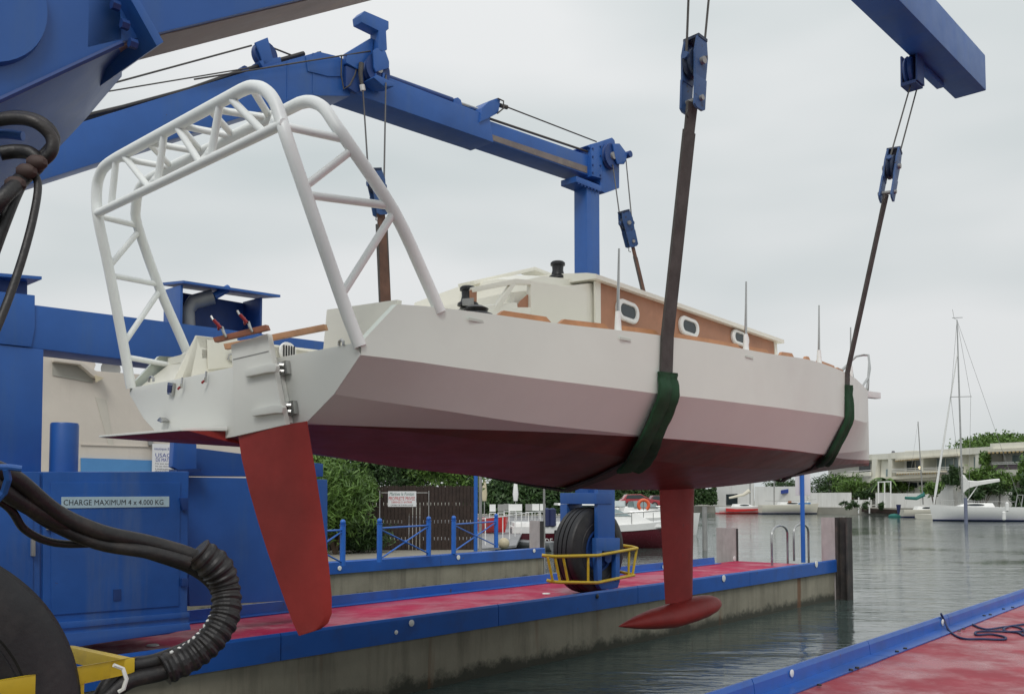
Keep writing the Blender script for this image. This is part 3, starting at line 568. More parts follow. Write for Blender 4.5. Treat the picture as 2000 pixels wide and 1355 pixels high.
# left side: inclined boom, telescopic beam, column
bm_ = cp('inclined_boom', PL, [(-120, 324), (168, 236), (350, 180), (483, 140), (623, 101), (660, 110), (690, 126), (684, 188), (610, 187), (546, 206), (80, 353), (-120, 416)], 0, -.46)
cp('outer_beam', PL, [(664, 113), (740, 145), (955, 227), (963, 279), (950, 274), (740, 201), (668, 176)], .012, -.49)
cp('inner_beam', PL, [(948, 232), (1160, 306), (1160, 345), (950, 271)], -.02, -.44)
cp('wear_strip', PL, [(961, 262), (1148, 325), (1148, 338), (961, 273)], -.012, -.03, GREY, 0)
a, b = PL.at(948, 236)+C.R*-.03, PL.at(1150, 301)+C.R*-.03
MB().tube([a+u_*.07, b+u_*.05], .018, 6).build('guide_rod', WIRE, cr); MB().tube([a+u_*.12-C.R*.1, b+u_*.1-C.R*.1], .018, 6).build('guide_rod', GALV, cr)
col0 = PL.at(1146, 600); col1 = PL.at(1171, 600); s0, s1 = col0.dot(C.L), col1.dot(C.L); rr0 = C.s(s0).at(1122, 600).dot(C.R)
MB().fbox(C, s0, s1, -9.69, rr0, .05, 5.42).build('column', BLUE, cr, bevel=.012)
MB().fbox(C, s0-.32, s1+.02, -9.66, rr0-.03, 5.30, 5.40).build('column_head_plate', BLUE, cr, bevel=.01)
cp('beam_collar', PL, [(1150, 283), (1173, 277), (1172, 350), (1151, 345)], .05, -.52)
cp('end_box', PL, [(1171, 300), (1208, 312), (1208, 368), (1180, 378), (1171, 372)], .02, -.46)
cp('end_cap_plate', PL, [(1143, 286), (1192, 270), (1197, 275), (1198, 282), (1150, 291)], .04, -.3)
def sheave(pl, px, py, rpx, d0, d1, name='sheave', m=BLUED, parent=cr, n=24):
    c = pl.at(px, py); r = (pl.at(px, py+rpx)-c).length; w_ = abs(d1-d0)
    so_ = MB().lathe(c+pl.n*min(d0, d1), pl.n, [(0, r*.9), (.0, r), (w_*.25, r), (w_*.5, r*.88), (w_*.75, r), (w_, r), (w_, r*.9)], n).build(name, m, parent, smooth=True)
    MB().lathe(c+pl.n*(max(d0, d1)-.005), pl.n, [(0, r*.3), (.04, r*.28)], 12).build('hub', GALV, so_, smooth=True); return so_
sheave(PL, 1186, 308, 24, .03, .12)
cp('sheave_cheek', PL, [(1183, 285), (1196, 285), (1211, 305), (1209, 318), (1205, 325), (1192, 325), (1187, 310)], .13, .16)
MB().lathe(PL.at(1215, 306)+PL.n*.05, PL.n, [(0, .06), (.14, .06)], 10).build('sheave_pin', BLUED, cr, smooth=True)
# elbow head
sheave(PL, 724, 143, 29, .06, .16)
cp('sheave_cheek', PL, [(711, 108), (718, 103), (735, 110), (742, 130), (742, 142), (716, 150), (712, 140)], .17, .20)
cp('elbow_gusset', PL, [(668, 108), (716, 79), (721, 82), (718, 112), (705, 132), (690, 140), (668, 128)], .02, .10)
cp('service_arm', PL, [(686, 40), (694, 32), (741, 52), (741, 67), (736, 71), (738, 107), (728, 113), (721, 108), (721, 70), (688, 54)], .02, .2)
cp('elbow_bracket', PL, [(669, 132), (705, 146), (704, 178), (690, 186), (668, 172)], .02, .08, BLUED)
cp('service_plate', PL, [(702, 165), (709, 160), (743, 175), (742, 182), (722, 182)], .06, .3)
cp('service_strut', PL, [(717, 150), (720, 150), (720, 163), (717, 163)], .14, .18); cp('service_strut', PL, [(731, 150), (735, 150), (735, 168), (731, 168)], .14, .18)
for x, y in [(1153, 292), (1153, 308), (1153, 324), (1153, 339), (1168, 288), (1168, 306), (1168, 325), (1168, 344)]: MB().lathe(PL.at(x, y)+PL.n*.045, PL.n, [(0, .02), (.02, .018)], 6).build('head_bolt', BLUED, cr)
for x in (560, 610, 655): cp('weld_seam', PL, [(x, 104+abs(x-610)*.1+(12 if x == 560 else 0)), (x+2, 104+abs(x-610)*.1+(12 if x == 560 else 0)), (x+2, 182+(610-x)*.25), (x, 182+(610-x)*.25)], .0, .006, BLUE, 0) if x != 655 else None
cp('stiffener_plate', PL, [(596, 110), (655, 114), (690, 132), (690, 150), (640, 150), (600, 140)], .002, .016, BLUE, .003)
for k in range(7): p = C.P(s0-.26+k*.09, -9.66, 5.285); MB().lathe(p-u_*.02, u_, [(0, .016), (.03, .016)], 6).build('plate_bolt', BLUED, cr)
# hydraulic cylinder on top of the beam
A_ = PL.at(742, 141)+C.R*-.12; B_ = PL.at(893, 195)+C.R*-.12; C__ = PL.at(943, 212)+C.R*-.12
MB().tube([A_+u_*.02, B_+u_*.02], .05, 10).build('hydraulic_cylinder', BLUED, cr, smooth=True); MB().tube([B_+u_*.02, C__+u_*.02], .028, 8).build('piston_rod', STEEL, cr, smooth=True)
cp('cylinder_bracket', PL, [(891, 205), (893, 190), (900, 188), (906, 193), (911, 212)], -.06, -.18)
cp('rope_anchor', PL, [(934, 240), (938, 212), (952, 199), (968, 193), (974, 196), (970, 222), (952, 232)], .04, -.25)
MB().tube([PL.at(976, 206), PL.at(990, 210)], .035, 8).build('rope_socket', WIRE, cr, smooth=True)
def rope(p, q, r=.011, m=WIRE, sag=0, name='wire_rope', parent=cr, n=6):
    k = 8 if sag else 1; return MB().tube([p.lerp(q, i/k)-u_*sag*math.sin(math.pi*i/k) for i in range(k+1)], r, n).build(name, m, parent, smooth=True)
rope(PL.at(984, 207), PL.at(1165, 277)); 
pth = [PL.at(*p)+PL.n*.06 for p in [(967, 195), (978, 200), (978, 214), (966, 224)]]; MB().tube(pth, .012, 6).build('cable_loop', WIRE, cr, smooth=True)
# boom top sheave and cables
sheave(PL, 526, 103, 25, -.15, -.06); cp('sheave_cheek', PL, [(500, 82), (525, 72), (528, 84), (537, 120), (518, 128), (506, 95)], -.05, -.02)
cp('sheave_foot', PL, [(508, 118), (550, 110), (552, 122), (516, 132)], -.02, -.2)
P_ = lambda x, y, d=-.1: PL.at(x, y)+PL.n*d
rope(P_(-100, 246), P_(500, 84)); rope(P_(540, 88), P_(600, 112)); rope(P_(205, 182, .05), P_(480, 136, .05), .008); rope(P_(375, 158, .05), P_(714, 105, .1), .010)
for q, r in [([(100, 240), (250, 205), (380, 170), (470, 138), (560, 112), (602, 100)], .03), ([(100, 244), (260, 210), (330, 200), (400, 172), (490, 136), (560, 110), (600, 102)], .02)]:
    MB().tube([P_(x, y) for x, y in q], r, 8).build('boom_hose', HOSE, cr, smooth=True)
MB().lathe(P_(484, 134)-PL.n*.05, PL.n, [(0, .05), (.1, .05)], 10).build('hose_clamp', BLUED, cr)
MB().tube([P_(627, 104), P_(629, 98), P_(635, 97), P_(638, 103)], .012, 6).build('lifting_eye', WIRE, cr, smooth=True)
MB().tube([PL.at(*p)+PL.n*.08 for p in [(660, 112), (659, 150), (664, 178), (676, 170), (686, 150), (690, 132)]], .01, 6).build('cable_loop', WIRE, cr, smooth=True)
MB().tube([P_(694, 130, .13), P_(692, 150, .13), P_(696, 180, .13)], [.035, .03, .02], 8).build('rope_socket', WIRE, cr, smooth=True)
MB().tube([P_(695, 172, .13), P_(697, 183, .13)], .035, 8).build('ferrule', PEN, cr, smooth=True)
# chassis beam, rear column, cabinets
cp('chassis_beam', PL, [(-260, 552), (49, 593), (640, 668), (640, 748), (294, 708), (86, 682), (-260, 642)], 0, -.5)
cp('rear_column', PL, [(-300, 640), (85, 682), (80, 930), (-300, 960)], .006, -.5)
cp('splice_plate', PL, [(-40, 566), (67, 577), (67, 640), (60, 678), (-40, 668)], .02, .001)
PS = C.r(-9.9); sa_, sb_ = PS.at(352, 600).dot(C.L), PS.at(508, 600).dot(C.L); zr = PS.at(352, 556).z; zb_ = 1.9
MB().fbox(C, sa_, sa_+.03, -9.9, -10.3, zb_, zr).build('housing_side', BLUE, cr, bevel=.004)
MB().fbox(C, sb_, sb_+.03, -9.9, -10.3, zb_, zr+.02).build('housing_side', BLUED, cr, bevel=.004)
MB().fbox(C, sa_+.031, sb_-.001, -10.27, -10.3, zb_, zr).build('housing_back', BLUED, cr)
MB().loft([[C.P(sa_-.02, -9.80, zr+.002), C.P(sb_+.22, -9.80, zr+.04), C.P(sb_+.22, -10.34, zr+.10), C.P(sa_-.02, -10.34, zr+.06)], [C.P(sa_-.02, -9.80, zr+.03), C.P(sb_+.22, -9.80, zr+.07), C.P(sb_+.22, -10.34, zr+.13), C.P(sa_-.02, -10.34, zr+.09)]]).build('housing_roof', BLUE, cr)
MB().tube([PS.at(388, 640)-PS.n*.25, PS.at(386, 600)-PS.n*.25, PS.at(395, 585)-PS.n*.2, PS.at(425, 577)-PS.n*.1], .09, 12).build('exhaust_pipe', GALV, cr, smooth=True)
MB().tube([PS.at(425, 577)-PS.n*.1, PS.at(455, 560)-PS.n*.1], .045, 10).build('exhaust_tip', BLUE, cr, smooth=True)
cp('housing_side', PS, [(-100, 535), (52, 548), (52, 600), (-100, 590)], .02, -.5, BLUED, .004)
cp('housing_roof', PS, [(-100, 533), (67, 546), (67, 552), (-100, 541)], .2, -.6, BLUE, .004)
PC = C.r(-9.35)
cab = cp('machinery_cabinet', PC, [(-420, 922), (370, 920), (366, 1228), (330, 1238), (-420, 1335)], 0, -1.5, BLUEL, .02)
def cdoor(pts): return cp('cabinet_door', PC, pts, .002, .022, BLUEL, .006)
dr = cdoor([(82, 922), (366, 921), (363, 1202), (82, 1226)])
def inset(pl, pts, k):
    cx = sum(p[0] for p in pts)/len(pts); cy = sum(p[1] for p in pts)/len(pts); return [(cx+(p[0]-cx)*k, cy+(p[1]-cy)*k) for p in pts]
MB().pp(PC, [(96, 942), (350, 942), (346, 1182), (98, 1200)], .022, .034).build('door_panel', BLUEL, dr, bevel=.008)
d2 = cdoor([(-300, 922), (76, 922), (76, 1227), (-300, 1262)]); MB().pp(PC, [(-280, 942), (62, 942), (62, 1208), (-280, 1240)], .022, .034).build('door_panel', BLUEL, d2, bevel=.008)
for p in [[(346, 972), (362, 972), (362, 996), (352, 996)], [(350, 1128), (363, 1128), (363, 1144), (350, 1144)]]: MB().pp(PC, p, .022, .06).build('hinge', BLUED, dr, bevel=.004)
MB().pp(PC, [(218, 1150), (233, 1149), (233, 1171), (218, 1172)], .034, .042).build('latch', BLUED, dr)
MB().pp(PC, [(57, 1052), (64, 1052), (64, 1085), (57, 1085)], .022, .07).build('handle', GALV, d2, bevel=.004)
MB().pp(PC, [(88, 1025), (98, 1025), (98, 1034), (88, 1034)], .022, .06).build('padlock', GALV, dr)
cp('cabinet_rail', PC, [(88, 1216), (366, 1194), (366, 1204), (88, 1229)], .024, .05, BLUEL, .004)
cp('cabinet_rail', PC, [(100, 1226), (366, 1203), (366, 1228), (105, 1252)], .0, .03, BLUEL, .004)
cp('chassis_skid', PC, [(-200, 1290), (60, 1240), (365, 1215), (368, 1228), (180, 1256), (-200, 1320)], .06, -.3, BLUE, .01)
lab = cp('load_plate', PC, [(117, 970), (327, 969), (327, 989), (117, 992)], .034, .040, PLATEG, 0)
text('CHARGE MAXIMUM 4 x 4.000 KG', PC, 222, 980.5, 10.5, 'lettering', TXTK, lab, 194, d=.0415)
PC2 = C.r(-10.1)
cp('rear_cabinet', PC2, [(362, 931), (640, 936), (640, 1168), (370, 1184)], 0, -.5, BLUE, .02)
cp('rear_cabinet_top', PC2, [(375, 872), (640, 905), (640, 930), (376, 929)], -.1, -.4, BLUE, .01)
cp('corner_bracket', PC2, [(330, 862), (374, 868), (374, 916), (340, 918), (327, 912)], .12, .02, BLUE, .01)
MB().pp(PC2, [(330, 917), (378, 915), (378, 921), (330, 924)], .18, .0).build('bracket_plate', BLUED, cr)
pt = C.r(-9.75); a = pt.at(124, 922); r_ = (pt.at(90, 880)-pt.at(158, 880)).length*.5*.79
zt = pt.at(124, 826).z
MB().lathe(V((a.x, a.y, a.z-.02)), u_, [(0, r_), (zt-a.z-.0, r_), (zt-a.z+.02, r_*.94)], 28).build('hydraulic_tank', BLUE, cr, smooth=True)
# front left wheel, fork and guard
def wheel(cs, rn, wd, R, zc, parent, n=56):
    t = C.P(cs, rn-wd, zc)
    prof = [(0, R*.50), (-.0, R*.56), (.0, R*.80), (.02*wd, R*.90), (.07*wd, R*.965), (.12*wd, R*.99), (.28*wd, R), (.285*wd, R*.965), (.325*wd, R*.965), (.33*wd, R), (.48*wd, R*1.003), (.485*wd, R*.968), (.525*wd, R*.968), (.53*wd, R*1.003), (.67*wd, R), (.675*wd, R*.965), (.715*wd, R*.965), (.72*wd, R), (.88*wd, R*.99), (.93*wd, R*.965), (.98*wd, R*.90), (wd, R*.80), (wd, R*.70), (wd*.985, R*.69), (wd*.985, R*.67), (wd, R*.66), (wd*.99, R*.56), (wd*.97, R*.50), (wd*.5, R*.49)]
    ty = MB().lathe(t, C.R, prof, n, caps=False).build('tyre', RUB, parent, smooth=True, ang=25)
    MB().lathe(t, C.R, [(wd*.90, R*.49), (wd*.98, R*.49), (wd*.98, R*.44), (wd*.7, R*.40), (wd*.66, R*.18), (wd*.9, R*.16), (wd*.92, 0.001)], 32).build('rim', BLUED, parent, smooth=True)
    for k in range(10):
        q = k/10*2*math.pi; c = t+C.R*(wd*.7)+(C.L*math.cos(q)+u_*math.sin(q))*R*.27; MB().lathe(c, C.R, [(0, .018), (.04, .016)], 6).build('wheel_nut', GALV, parent)
wheel(12.42, -9.56, .47, .725, -.875, cr)
PF = C.r(-9.47)
cp('fork_leg', PF, [(1168, 955), (1201, 955), (1201, 1056), (1168, 1056)], 0, -.08, BLUE, .01)
for pts in ([(1162, 1050), (1208, 1050), (1208, 1074), (1162, 1076)], [(1162, 1074), (1173, 1074), (1173, 1138), (1166, 1142)], [(1200, 1072), (1208, 1072), (1208, 1136), (1200, 1138)], [(1164, 1138), (1208, 1134), (1204, 1147), (1190, 1150), (1172, 1150)]): cp('axle_bracket', PF, pts, .03, -.06, BLUE, .006)
cp('axle_pin_plate', PF, [(1178, 1072), (1194, 1072), (1192, 1096), (1186, 1100), (1180, 1094)], .02, -.04, BLUED, .004)
MB().fbox(C, 12.2, 12.62, -9.46, -10.25, PF.at(1180, 984).z, PF.at(1180, 962).z).build('fork_bridge', BLUE, cr, bevel=.01)
MB().fbox(C, 12.2, 12.62, -10.1, -10.25, PF.at(1180, 1100).z, PF.at(1180, 984).z-.002).build('fork_leg', BLUE, cr, bevel=.01)
gd = MB().tube([PF.at(1064, 1084)-PF.n*.06, PF.at(1068, 1085), PF.at(1080, 1086)+PF.n*.05, PF.at(1162, 1084)+PF.n*.05, PF.at(1240, 1070)+PF.n*.05, PF.at(1246, 1068)-PF.n*.12, PF.at(1240, 1062)-PF.n*.7], .027, 8).build('wheel_guard', YEL, cr, smooth=True)
MB().tube([PF.at(1073, 1133)-PF.n*.06, PF.at(1077, 1135), PF.at(1086, 1136)+PF.n*.05, PF.at(1162, 1137)+PF.n*.05, PF.at(1234, 1122)+PF.n*.05, PF.at(1238, 1120)-PF.n*.12, PF.at(1230, 1112)-PF.n*.7], .027, 8).build('guard_rail', YEL, gd, smooth=True)
for a, b in [((1066, 1088), (1076, 1135)), ((1080, 1087), (1090, 1136)), ((1096, 1087), (1106, 1137)), ((1145, 1086), (1145, 1138)), ((1225, 1073), (1224, 1124)), ((1240, 1071), (1232, 1121))]:
    MB().tube([PF.at(*a)+PF.n*.04, PF.at(*b)+PF.n*.04], .022, 7).build('guard_bar', YEL, gd, smooth=True)

# right side (near): rear wheel, head of the boom, boom, front beam
wheel(.88, -3.86, .5, .74, -.87, cr, 96)
MB().fbox(C, -.35, .15, -4.3, -3.7, .1, 2.6).build('rear_leg', BLUE, cr, bevel=.02)
MB().fbox(C, -.3, .1, -3.78, -3.62, -1.1, .1).build('fork_leg', BLUE, cr, bevel=.01)
MB().fbox(C, -.4, .2, -4.3, -10.2, 1.45, 1.95).build('rear_cross_beam', BLUE, cr, bevel=.02)
MB().fbox(C, .2, 2.9, -9.72, -10.2, 1.47, 1.93).build('rear_side_beam', BLUE, cr, bevel=.02)
def N_(x, y, r): return C.r(r).at(x, y)
near = [N_(-420, 395, -3.6), N_(0, 192, -3.6), N_(240, 82, -3.6), N_(226, -260, -3.6), N_(-420, -300, -3.6)]
far = [N_(-420, 640, -4.25), N_(18, 392, -4.25), N_(165, 236, -4.25), N_(238, 150, -4.25), N_(238, -60, -4.25)]
nn = [near[0], near[1], near[1].lerp(near[2], .7), near[2], near[3], near[4]]; ff = [far[0], far[1], far[2], far[3], far[4], far[4].lerp(far[0], .5)+V((0, 0, .6))]
MB().loft([nn, ff]).build('boom_head', BLUE, cr, bevel=.006)
pn = C.r(-3.6)
c = pn.at(-62, -18); MB().lathe(c, C.R, [(0, (pn.at(113, -18)-c).length*.80), (.035, (pn.at(113, -18)-c).length*.78)], 48).build('pivot_cover', BLUE, cr, smooth=True, ang=20)
MB().tube([pn.at(-100, 240)+pn.n*.012, pn.at(0, 197)+pn.n*.012, pn.at(236, 87)+pn.n*.012], .012, 6).build('weld_bead', BLUED, cr)
bs0, bs1 = pn.at(290, 70), pn.at(600, -4)
def onb(s, off, r):  # point on boom underside line extended
    k = (bs1.z-bs0.z)/((bs1-bs0).dot(C.L)); return C.P(s, r, bs0.z+k*(s-bs0.dot(C.L))+off)
sb = bs0.dot(C.L); kk = (bs1.z-bs0.z)/((bs1-bs0).dot(C.L)); se = sb+(5.35-bs0.z)/kk
bw0, bw1 = -3.6, -4.02
MB().loft([[onb(sb-.25, 0, bw0), onb(sb-.25, 0, bw1), onb(sb-.25, .5, bw1), onb(sb-.25, .5, bw0)], [onb(se, 0, bw0), onb(se, 0, bw1), C.P(se+.2, bw1, 5.83), C.P(se+.2, bw0, 5.83)]]).build('inclined_boom', BLUE, cr, bevel=.01)
MB().loft([[onb(sb-.2, -.006, bw0-.03), onb(sb-.2, -.006, bw1+.01), onb(sb-.2, .02, bw1+.01), onb(sb-.2, .02, bw0-.03)], [onb(se-.3, -.006, bw0-.03), onb(se-.3, -.006, bw1+.01), onb(se-.3, .02, bw1+.01), onb(se-.3, .02, bw0-.03)]]).build('boom_underside', GREY, cr)
fl = [pn.at(229, -8), pn.at(242, -8), pn.at(300, 98), pn.at(286, 104)]
MB().pp(pn, [(210, -30), (226, -30), (300, 97), (286, 105)], .09, -.45).build('bolted_flange', BLUE, cr, bevel=.006)
for px, py in [(218, 20), (236, 57), (252, 94)]:
    p = pn.at(px, py)+pn.n*.045; MB().lathe(p-C.L*.02, C.L, [(0, .02), (.03, .02)], 6).build('flange_bolt', BLUED, cr)
fb = []
p0_, p1_ = C.r(-3.6).at(1744, 0), C.r(-3.6).at(1932, 175)
MB().fbox(C, se-.1, 13.0, -3.58, -3.97, 5.352, 5.83).build('outer_beam', BLUE, cr, bevel=.02)
MB().fbox(C, 11.6, 12.35, -3.99, -3.90, 5.28, 5.345).build('beam_shoe', BLUE, cr, bevel=.005)
PR = C.r(-3.8)
MB().fbox(C, 12.55, 12.85, -3.7, -3.86, 5.832, 5.98).build('rope_anchor', BLUED, cr, bevel=.01)
rope(C.P(8.0, -3.75, 6.2), C.P(12.65, -3.75, 5.95), .012); MB().fbox(C, 9.85, 9.93, -3.68, -3.8, 5.832, 6.08).build('rope_guide', BLUED, cr)
for s in (12.3,): MB().tube([C.P(s, -3.72, 5.83), C.P(s, -3.72, 5.98)], .02, 6).build('stop_pin', BLUED, cr)
# sheave boxes under the right beam
def shbox(s, r, parent=cr):
    c = C.P(s, r, 5.19); MB().lathe(c-C.R*.05, C.R, [(0, .17), (.03, .19), (.05, .16), (.07, .19), (.10, .17)], 22).build('sheave', BLUED, parent, smooth=True)
    for d in (-.09, .09): MB().prism([c+C.R*d+C.L*-.11+u_*.18, c+C.R*d+C.L*.11+u_*.18, c+C.R*d+C.L*.12-u_*.17, c+C.R*d-C.L*.12-u_*.17], C.R*.02).build('sheave_cheek', BLUED, parent)
    MB().box(c-u_*.175, C.L*.12, C.R*.09, u_*.02).build('sheave_guard', BLUED, parent)
shbox(C.r(-3.98).at(1780, 135).dot(C.L), -3.98); shbox(6.5, -3.9)

# ---- hook blocks
def block(label, top, bot, axis, W=1.0, open_=0):
    up = (top-bot).normalized(); Ln = (top-bot).length; ax = (axis-up*axis.dot(up)).normalized(); sd_ = up.cross(ax); t = thing('hook_block', label, 'hook block', bot, 'crane hook blocks')
    m1 = bot+up*Ln*.66; R = Ln*.20*W
    sh_ = MB().lathe(m1-ax*.035, ax, [(0, R*.95), (0, R), (.02, R), (.035, R*.86), (.05, R), (.07, R), (.07, R*.95)], 24).build('sheave', BLKD, t, smooth=True)
    for d in (-.07, .05):
        b0 = m1+ax*d; MB().prism([b0+up*Ln*.34-sd_*.06, b0+up*Ln*.34+sd_*.06, b0+up*Ln*.1+sd_*.085, b0-up*Ln*.26+sd_*.07, b0-up*Ln*.26-sd_*.07, b0+up*Ln*.1-sd_*.085], ax*.022).build('cheek_plate', BLKP, t, bevel=.004)
    MB().box(m1+up*Ln*.34, ax*.075, sd_*.06, up*.012).build('top_plate', BLKD, t)
    for s in (-1, 1): MB().tube([m1+up*.02*s+sd_*s*R*.75, m1+up*.02*s+sd_*s*(R*1.15)], .03, 8).build('guard_pin', BLKP, t, smooth=True)
    MB().lathe(m1-ax*.10, ax, [(0, .03), (.2, .03)], 10).build('axle', GALV, t, smooth=True)
    for d in (-.075, .055): MB().prism([bot+up*Ln*.42+ax*d-sd_*.075, bot+up*Ln*.42+ax*d+sd_*.075, bot+ax*d+sd_*.07, bot-up*.02+ax*d+sd_*.04, bot-up*.02+ax*d-sd_*.04, bot+ax*d-sd_*.07], ax*.02).build('sling_plate', BLKP, t, bevel=.004)
    MB().lathe(bot+up*Ln*.12-ax*.1, ax, [(0, .022), (.2, .022)], 10).build('sling_pin', GALV, t, smooth=True)
    MB().tube([bot+sd_*.05, bot+sd_*.07-up*.06, bot+sd_*.04-up*.08], .006, 5).build('safety_wire', WIRE, t, smooth=True)
    return m1, R, sd_, up
cam2 = lambda p: V((p.x, p.y, 0)).normalized()
pRA = C.r(-3.85); pRF = C.r(-3.92); pLA = C.r(-7.95); pLF = C.r(-7.85)
def facing(p, deg): d = cam2(p); a = math.radians(deg); return V((d.x*math.cos(a)-d.y*math.sin(a), d.x*math.sin(a)+d.y*math.cos(a), 0))
tb = {}
for key, pl, top, bot, deg, lab in [('RA', pRA, (1358, 80), (1352, 214), 55, 'dark blue hook block hanging highest, above the green-padded aft sling'), ('RF', pRF, (1747, 296), (1731, 388), 78, 'narrow hook block under the right front beam, above the bow sling'),
                        ('LA', pLA, (731, 333), (744, 418), 20, 'hook block hanging behind the white stern arch'), ('LF', pLF, (1218, 413), (1234, 480), 25, 'small hook block hanging right of the blue front column')]:
    T = pl.at(*top); B = pl.at(*bot); m1, R, sd_, up = block(lab, T, B, facing((T+B)/2, deg), 1.0); tb[key] = (T, B, m1, R, sd_)
def two_ropes(key, t1, t2):
    T, B, m1, R, sd_ = tb[key]
    a, b = m1+sd_*R*.93, m1-sd_*R*.93
    if proj(a)[0] > proj(b)[0]: a, b = b, a
    rope(a, t1, .010); rope(b, t2, .010)
two_ropes('RA', C.P(6.35, -3.9, 5.12), C.P(6.75, -3.9, 5.12)); c = C.r(-3.98).at(1780, 135); two_ropes('RF', c-C.L*.03-u_*.2, c+C.L*.20-u_*.15)
two_ropes('LA', P_(697, 183, .13), P_(742, 150, .13)); two_ropes('LF', P_(1186, 325, .12), P_(1212, 316, .12))

# ================================================================ THE YACHT IN THE SLINGS
RC = -5.93
yt = thing('sailing_yacht', 'large white plywood sailing yacht with red bottom hanging in slings from the crane', 'sailing yacht', C.P(9, RC, -1.45))
ST = np.array([
 [3.40, 1.53, .93, 1.53, .85, 1.27, .635, .98, .475, .42], [3.64, 1.57, 1.19, 1.555, .85, 1.29, .62, 1.0, .468, .385], [4.2, 1.64, 1.22, 1.61, .84, 1.40, .58, 1.05, .455, .335], [5, 1.72, 1.24, 1.69, .83, 1.48, .535, 1.12, .42, .25],
 [6, 1.79, 1.29, 1.75, .83, 1.53, .515, 1.18, .38, .19], [7, 1.80, 1.33, 1.77, .845, 1.55, .49, 1.2, .33, .105], [8, 1.79, 1.36, 1.76, .86, 1.54, .475, 1.2, .30, .085], [9, 1.71, 1.42, 1.67, .885, 1.47, .485, 1.12, .31, .09],
 [10, 1.55, 1.45, 1.53, .92, 1.30, .50, .98, .34, .13], [10.5, 1.45, 1.46, 1.43, .935, 1.20, .52, .88, .36, .16], [11.2, 1.26, 1.485, 1.24, .965, 1.03, .555, .75, .39, .21], [12, 1.0, 1.52, .98, 1.01, .80, .60, .57, .43, .28],
 [13, .66, 1.57, .645, 1.07, .52, .66, .36, .48, .385], [13.9, .33, 1.63, .32, 1.14, .25, .72, .16, .52, .46], [14.5, .10, 1.68, .10, 1.185, .08, .765, .05, .545, .50], [14.72, .012, 1.70, .012, 1.20, .012, .78, .01, .56, .51]])
def herm(s):
    x = ST[:, 0]; i = int(np.clip(np.searchsorted(x, s)-1, 0, len(x)-2)); h = x[i+1]-x[i]; u = (s-x[i])/h; out = []
    for c in range(1, ST.shape[1]):
        y = ST[:, c]; dl = (y[1:]-y[:-1])/(x[1:]-x[:-1])
        def sl(k):
            if k == 0: return dl[0]
            if k == len(x)-1: return dl[-1]
            return 0 if dl[k-1]*dl[k] <= 0 else 2*dl[k-1]*dl[k]/(dl[k-1]+dl[k])
        m0, m1 = (sl(i), sl(i+1)) if i > 0 else (dl[0], dl[0])
        out.append((2*u**3-3*u**2+1)*y[i]+(u**3-2*u**2+u)*h*m0+(-2*u**3+3*u**2)*y[i+1]+(u**3-u**2)*h*m1)
    return out
ss = [3.4, 3.52, 3.64]+[3.64+(14.72-3.64)*i/54 for i in range(1, 55)]
def B(s, b, z): return C.P(s, RC+b, z)
loops = []
for s in ss:
    q = herm(s); k = min(1, max(0, (s-3.4)/3)); zk = q[8]
    st = [(q[0]-.05 if q[0] > .1 else q[0]*.5, q[1]), (q[0], q[1]-.004), (q[2], q[3]), (q[4], q[5]), (q[6], q[7]), (q[6]*.5, (q[7]+zk)/2-.012), (0, zk)]
    loops.append([B(s, b, z) for b, z in st]+[B(s, -b, z) for b, z in st[::-1][1:]])
hb = MB().loft(loops, closed=False)
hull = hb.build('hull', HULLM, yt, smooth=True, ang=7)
q = herm(3.4)
# transom plate with rounded outline
tr = [(-1.48, .90), (-1.53, .85), (-1.27, .635), (-.98, .475), (0, .42), (.98, .475), (1.27, .635), (1.53, .85), (1.48, .93), (.4, .925), (-.6, .905)]
MB().prism([B(3.395, b, z) for b, z in tr], C.L*.05).build('transom', WHITE, yt, bevel=.008)
MB().loft([[B(3.38, -1.50, .515), B(3.38, .05, .50), B(3.38, .05, .47), B(3.38, -1.50, .485)], [B(3.10, -1.40, .49), B(3.16, -.2, .49), B(3.16, -.2, .47), B(3.10, -1.40, .475)]]).build('stern_step', WHITE, yt, bevel=.006)
MB().loft([[B(3.39, -1.5, .484), B(3.39, 0, .469), B(3.7, 0, .36), B(3.7, -1.3, .46)], [B(3.12, -1.42, .474), B(3.17, -.1, .466), B(3.4, 0, .40), B(3.4, -1.2, .45)]]).build('stern_step_bottom', RED, yt)
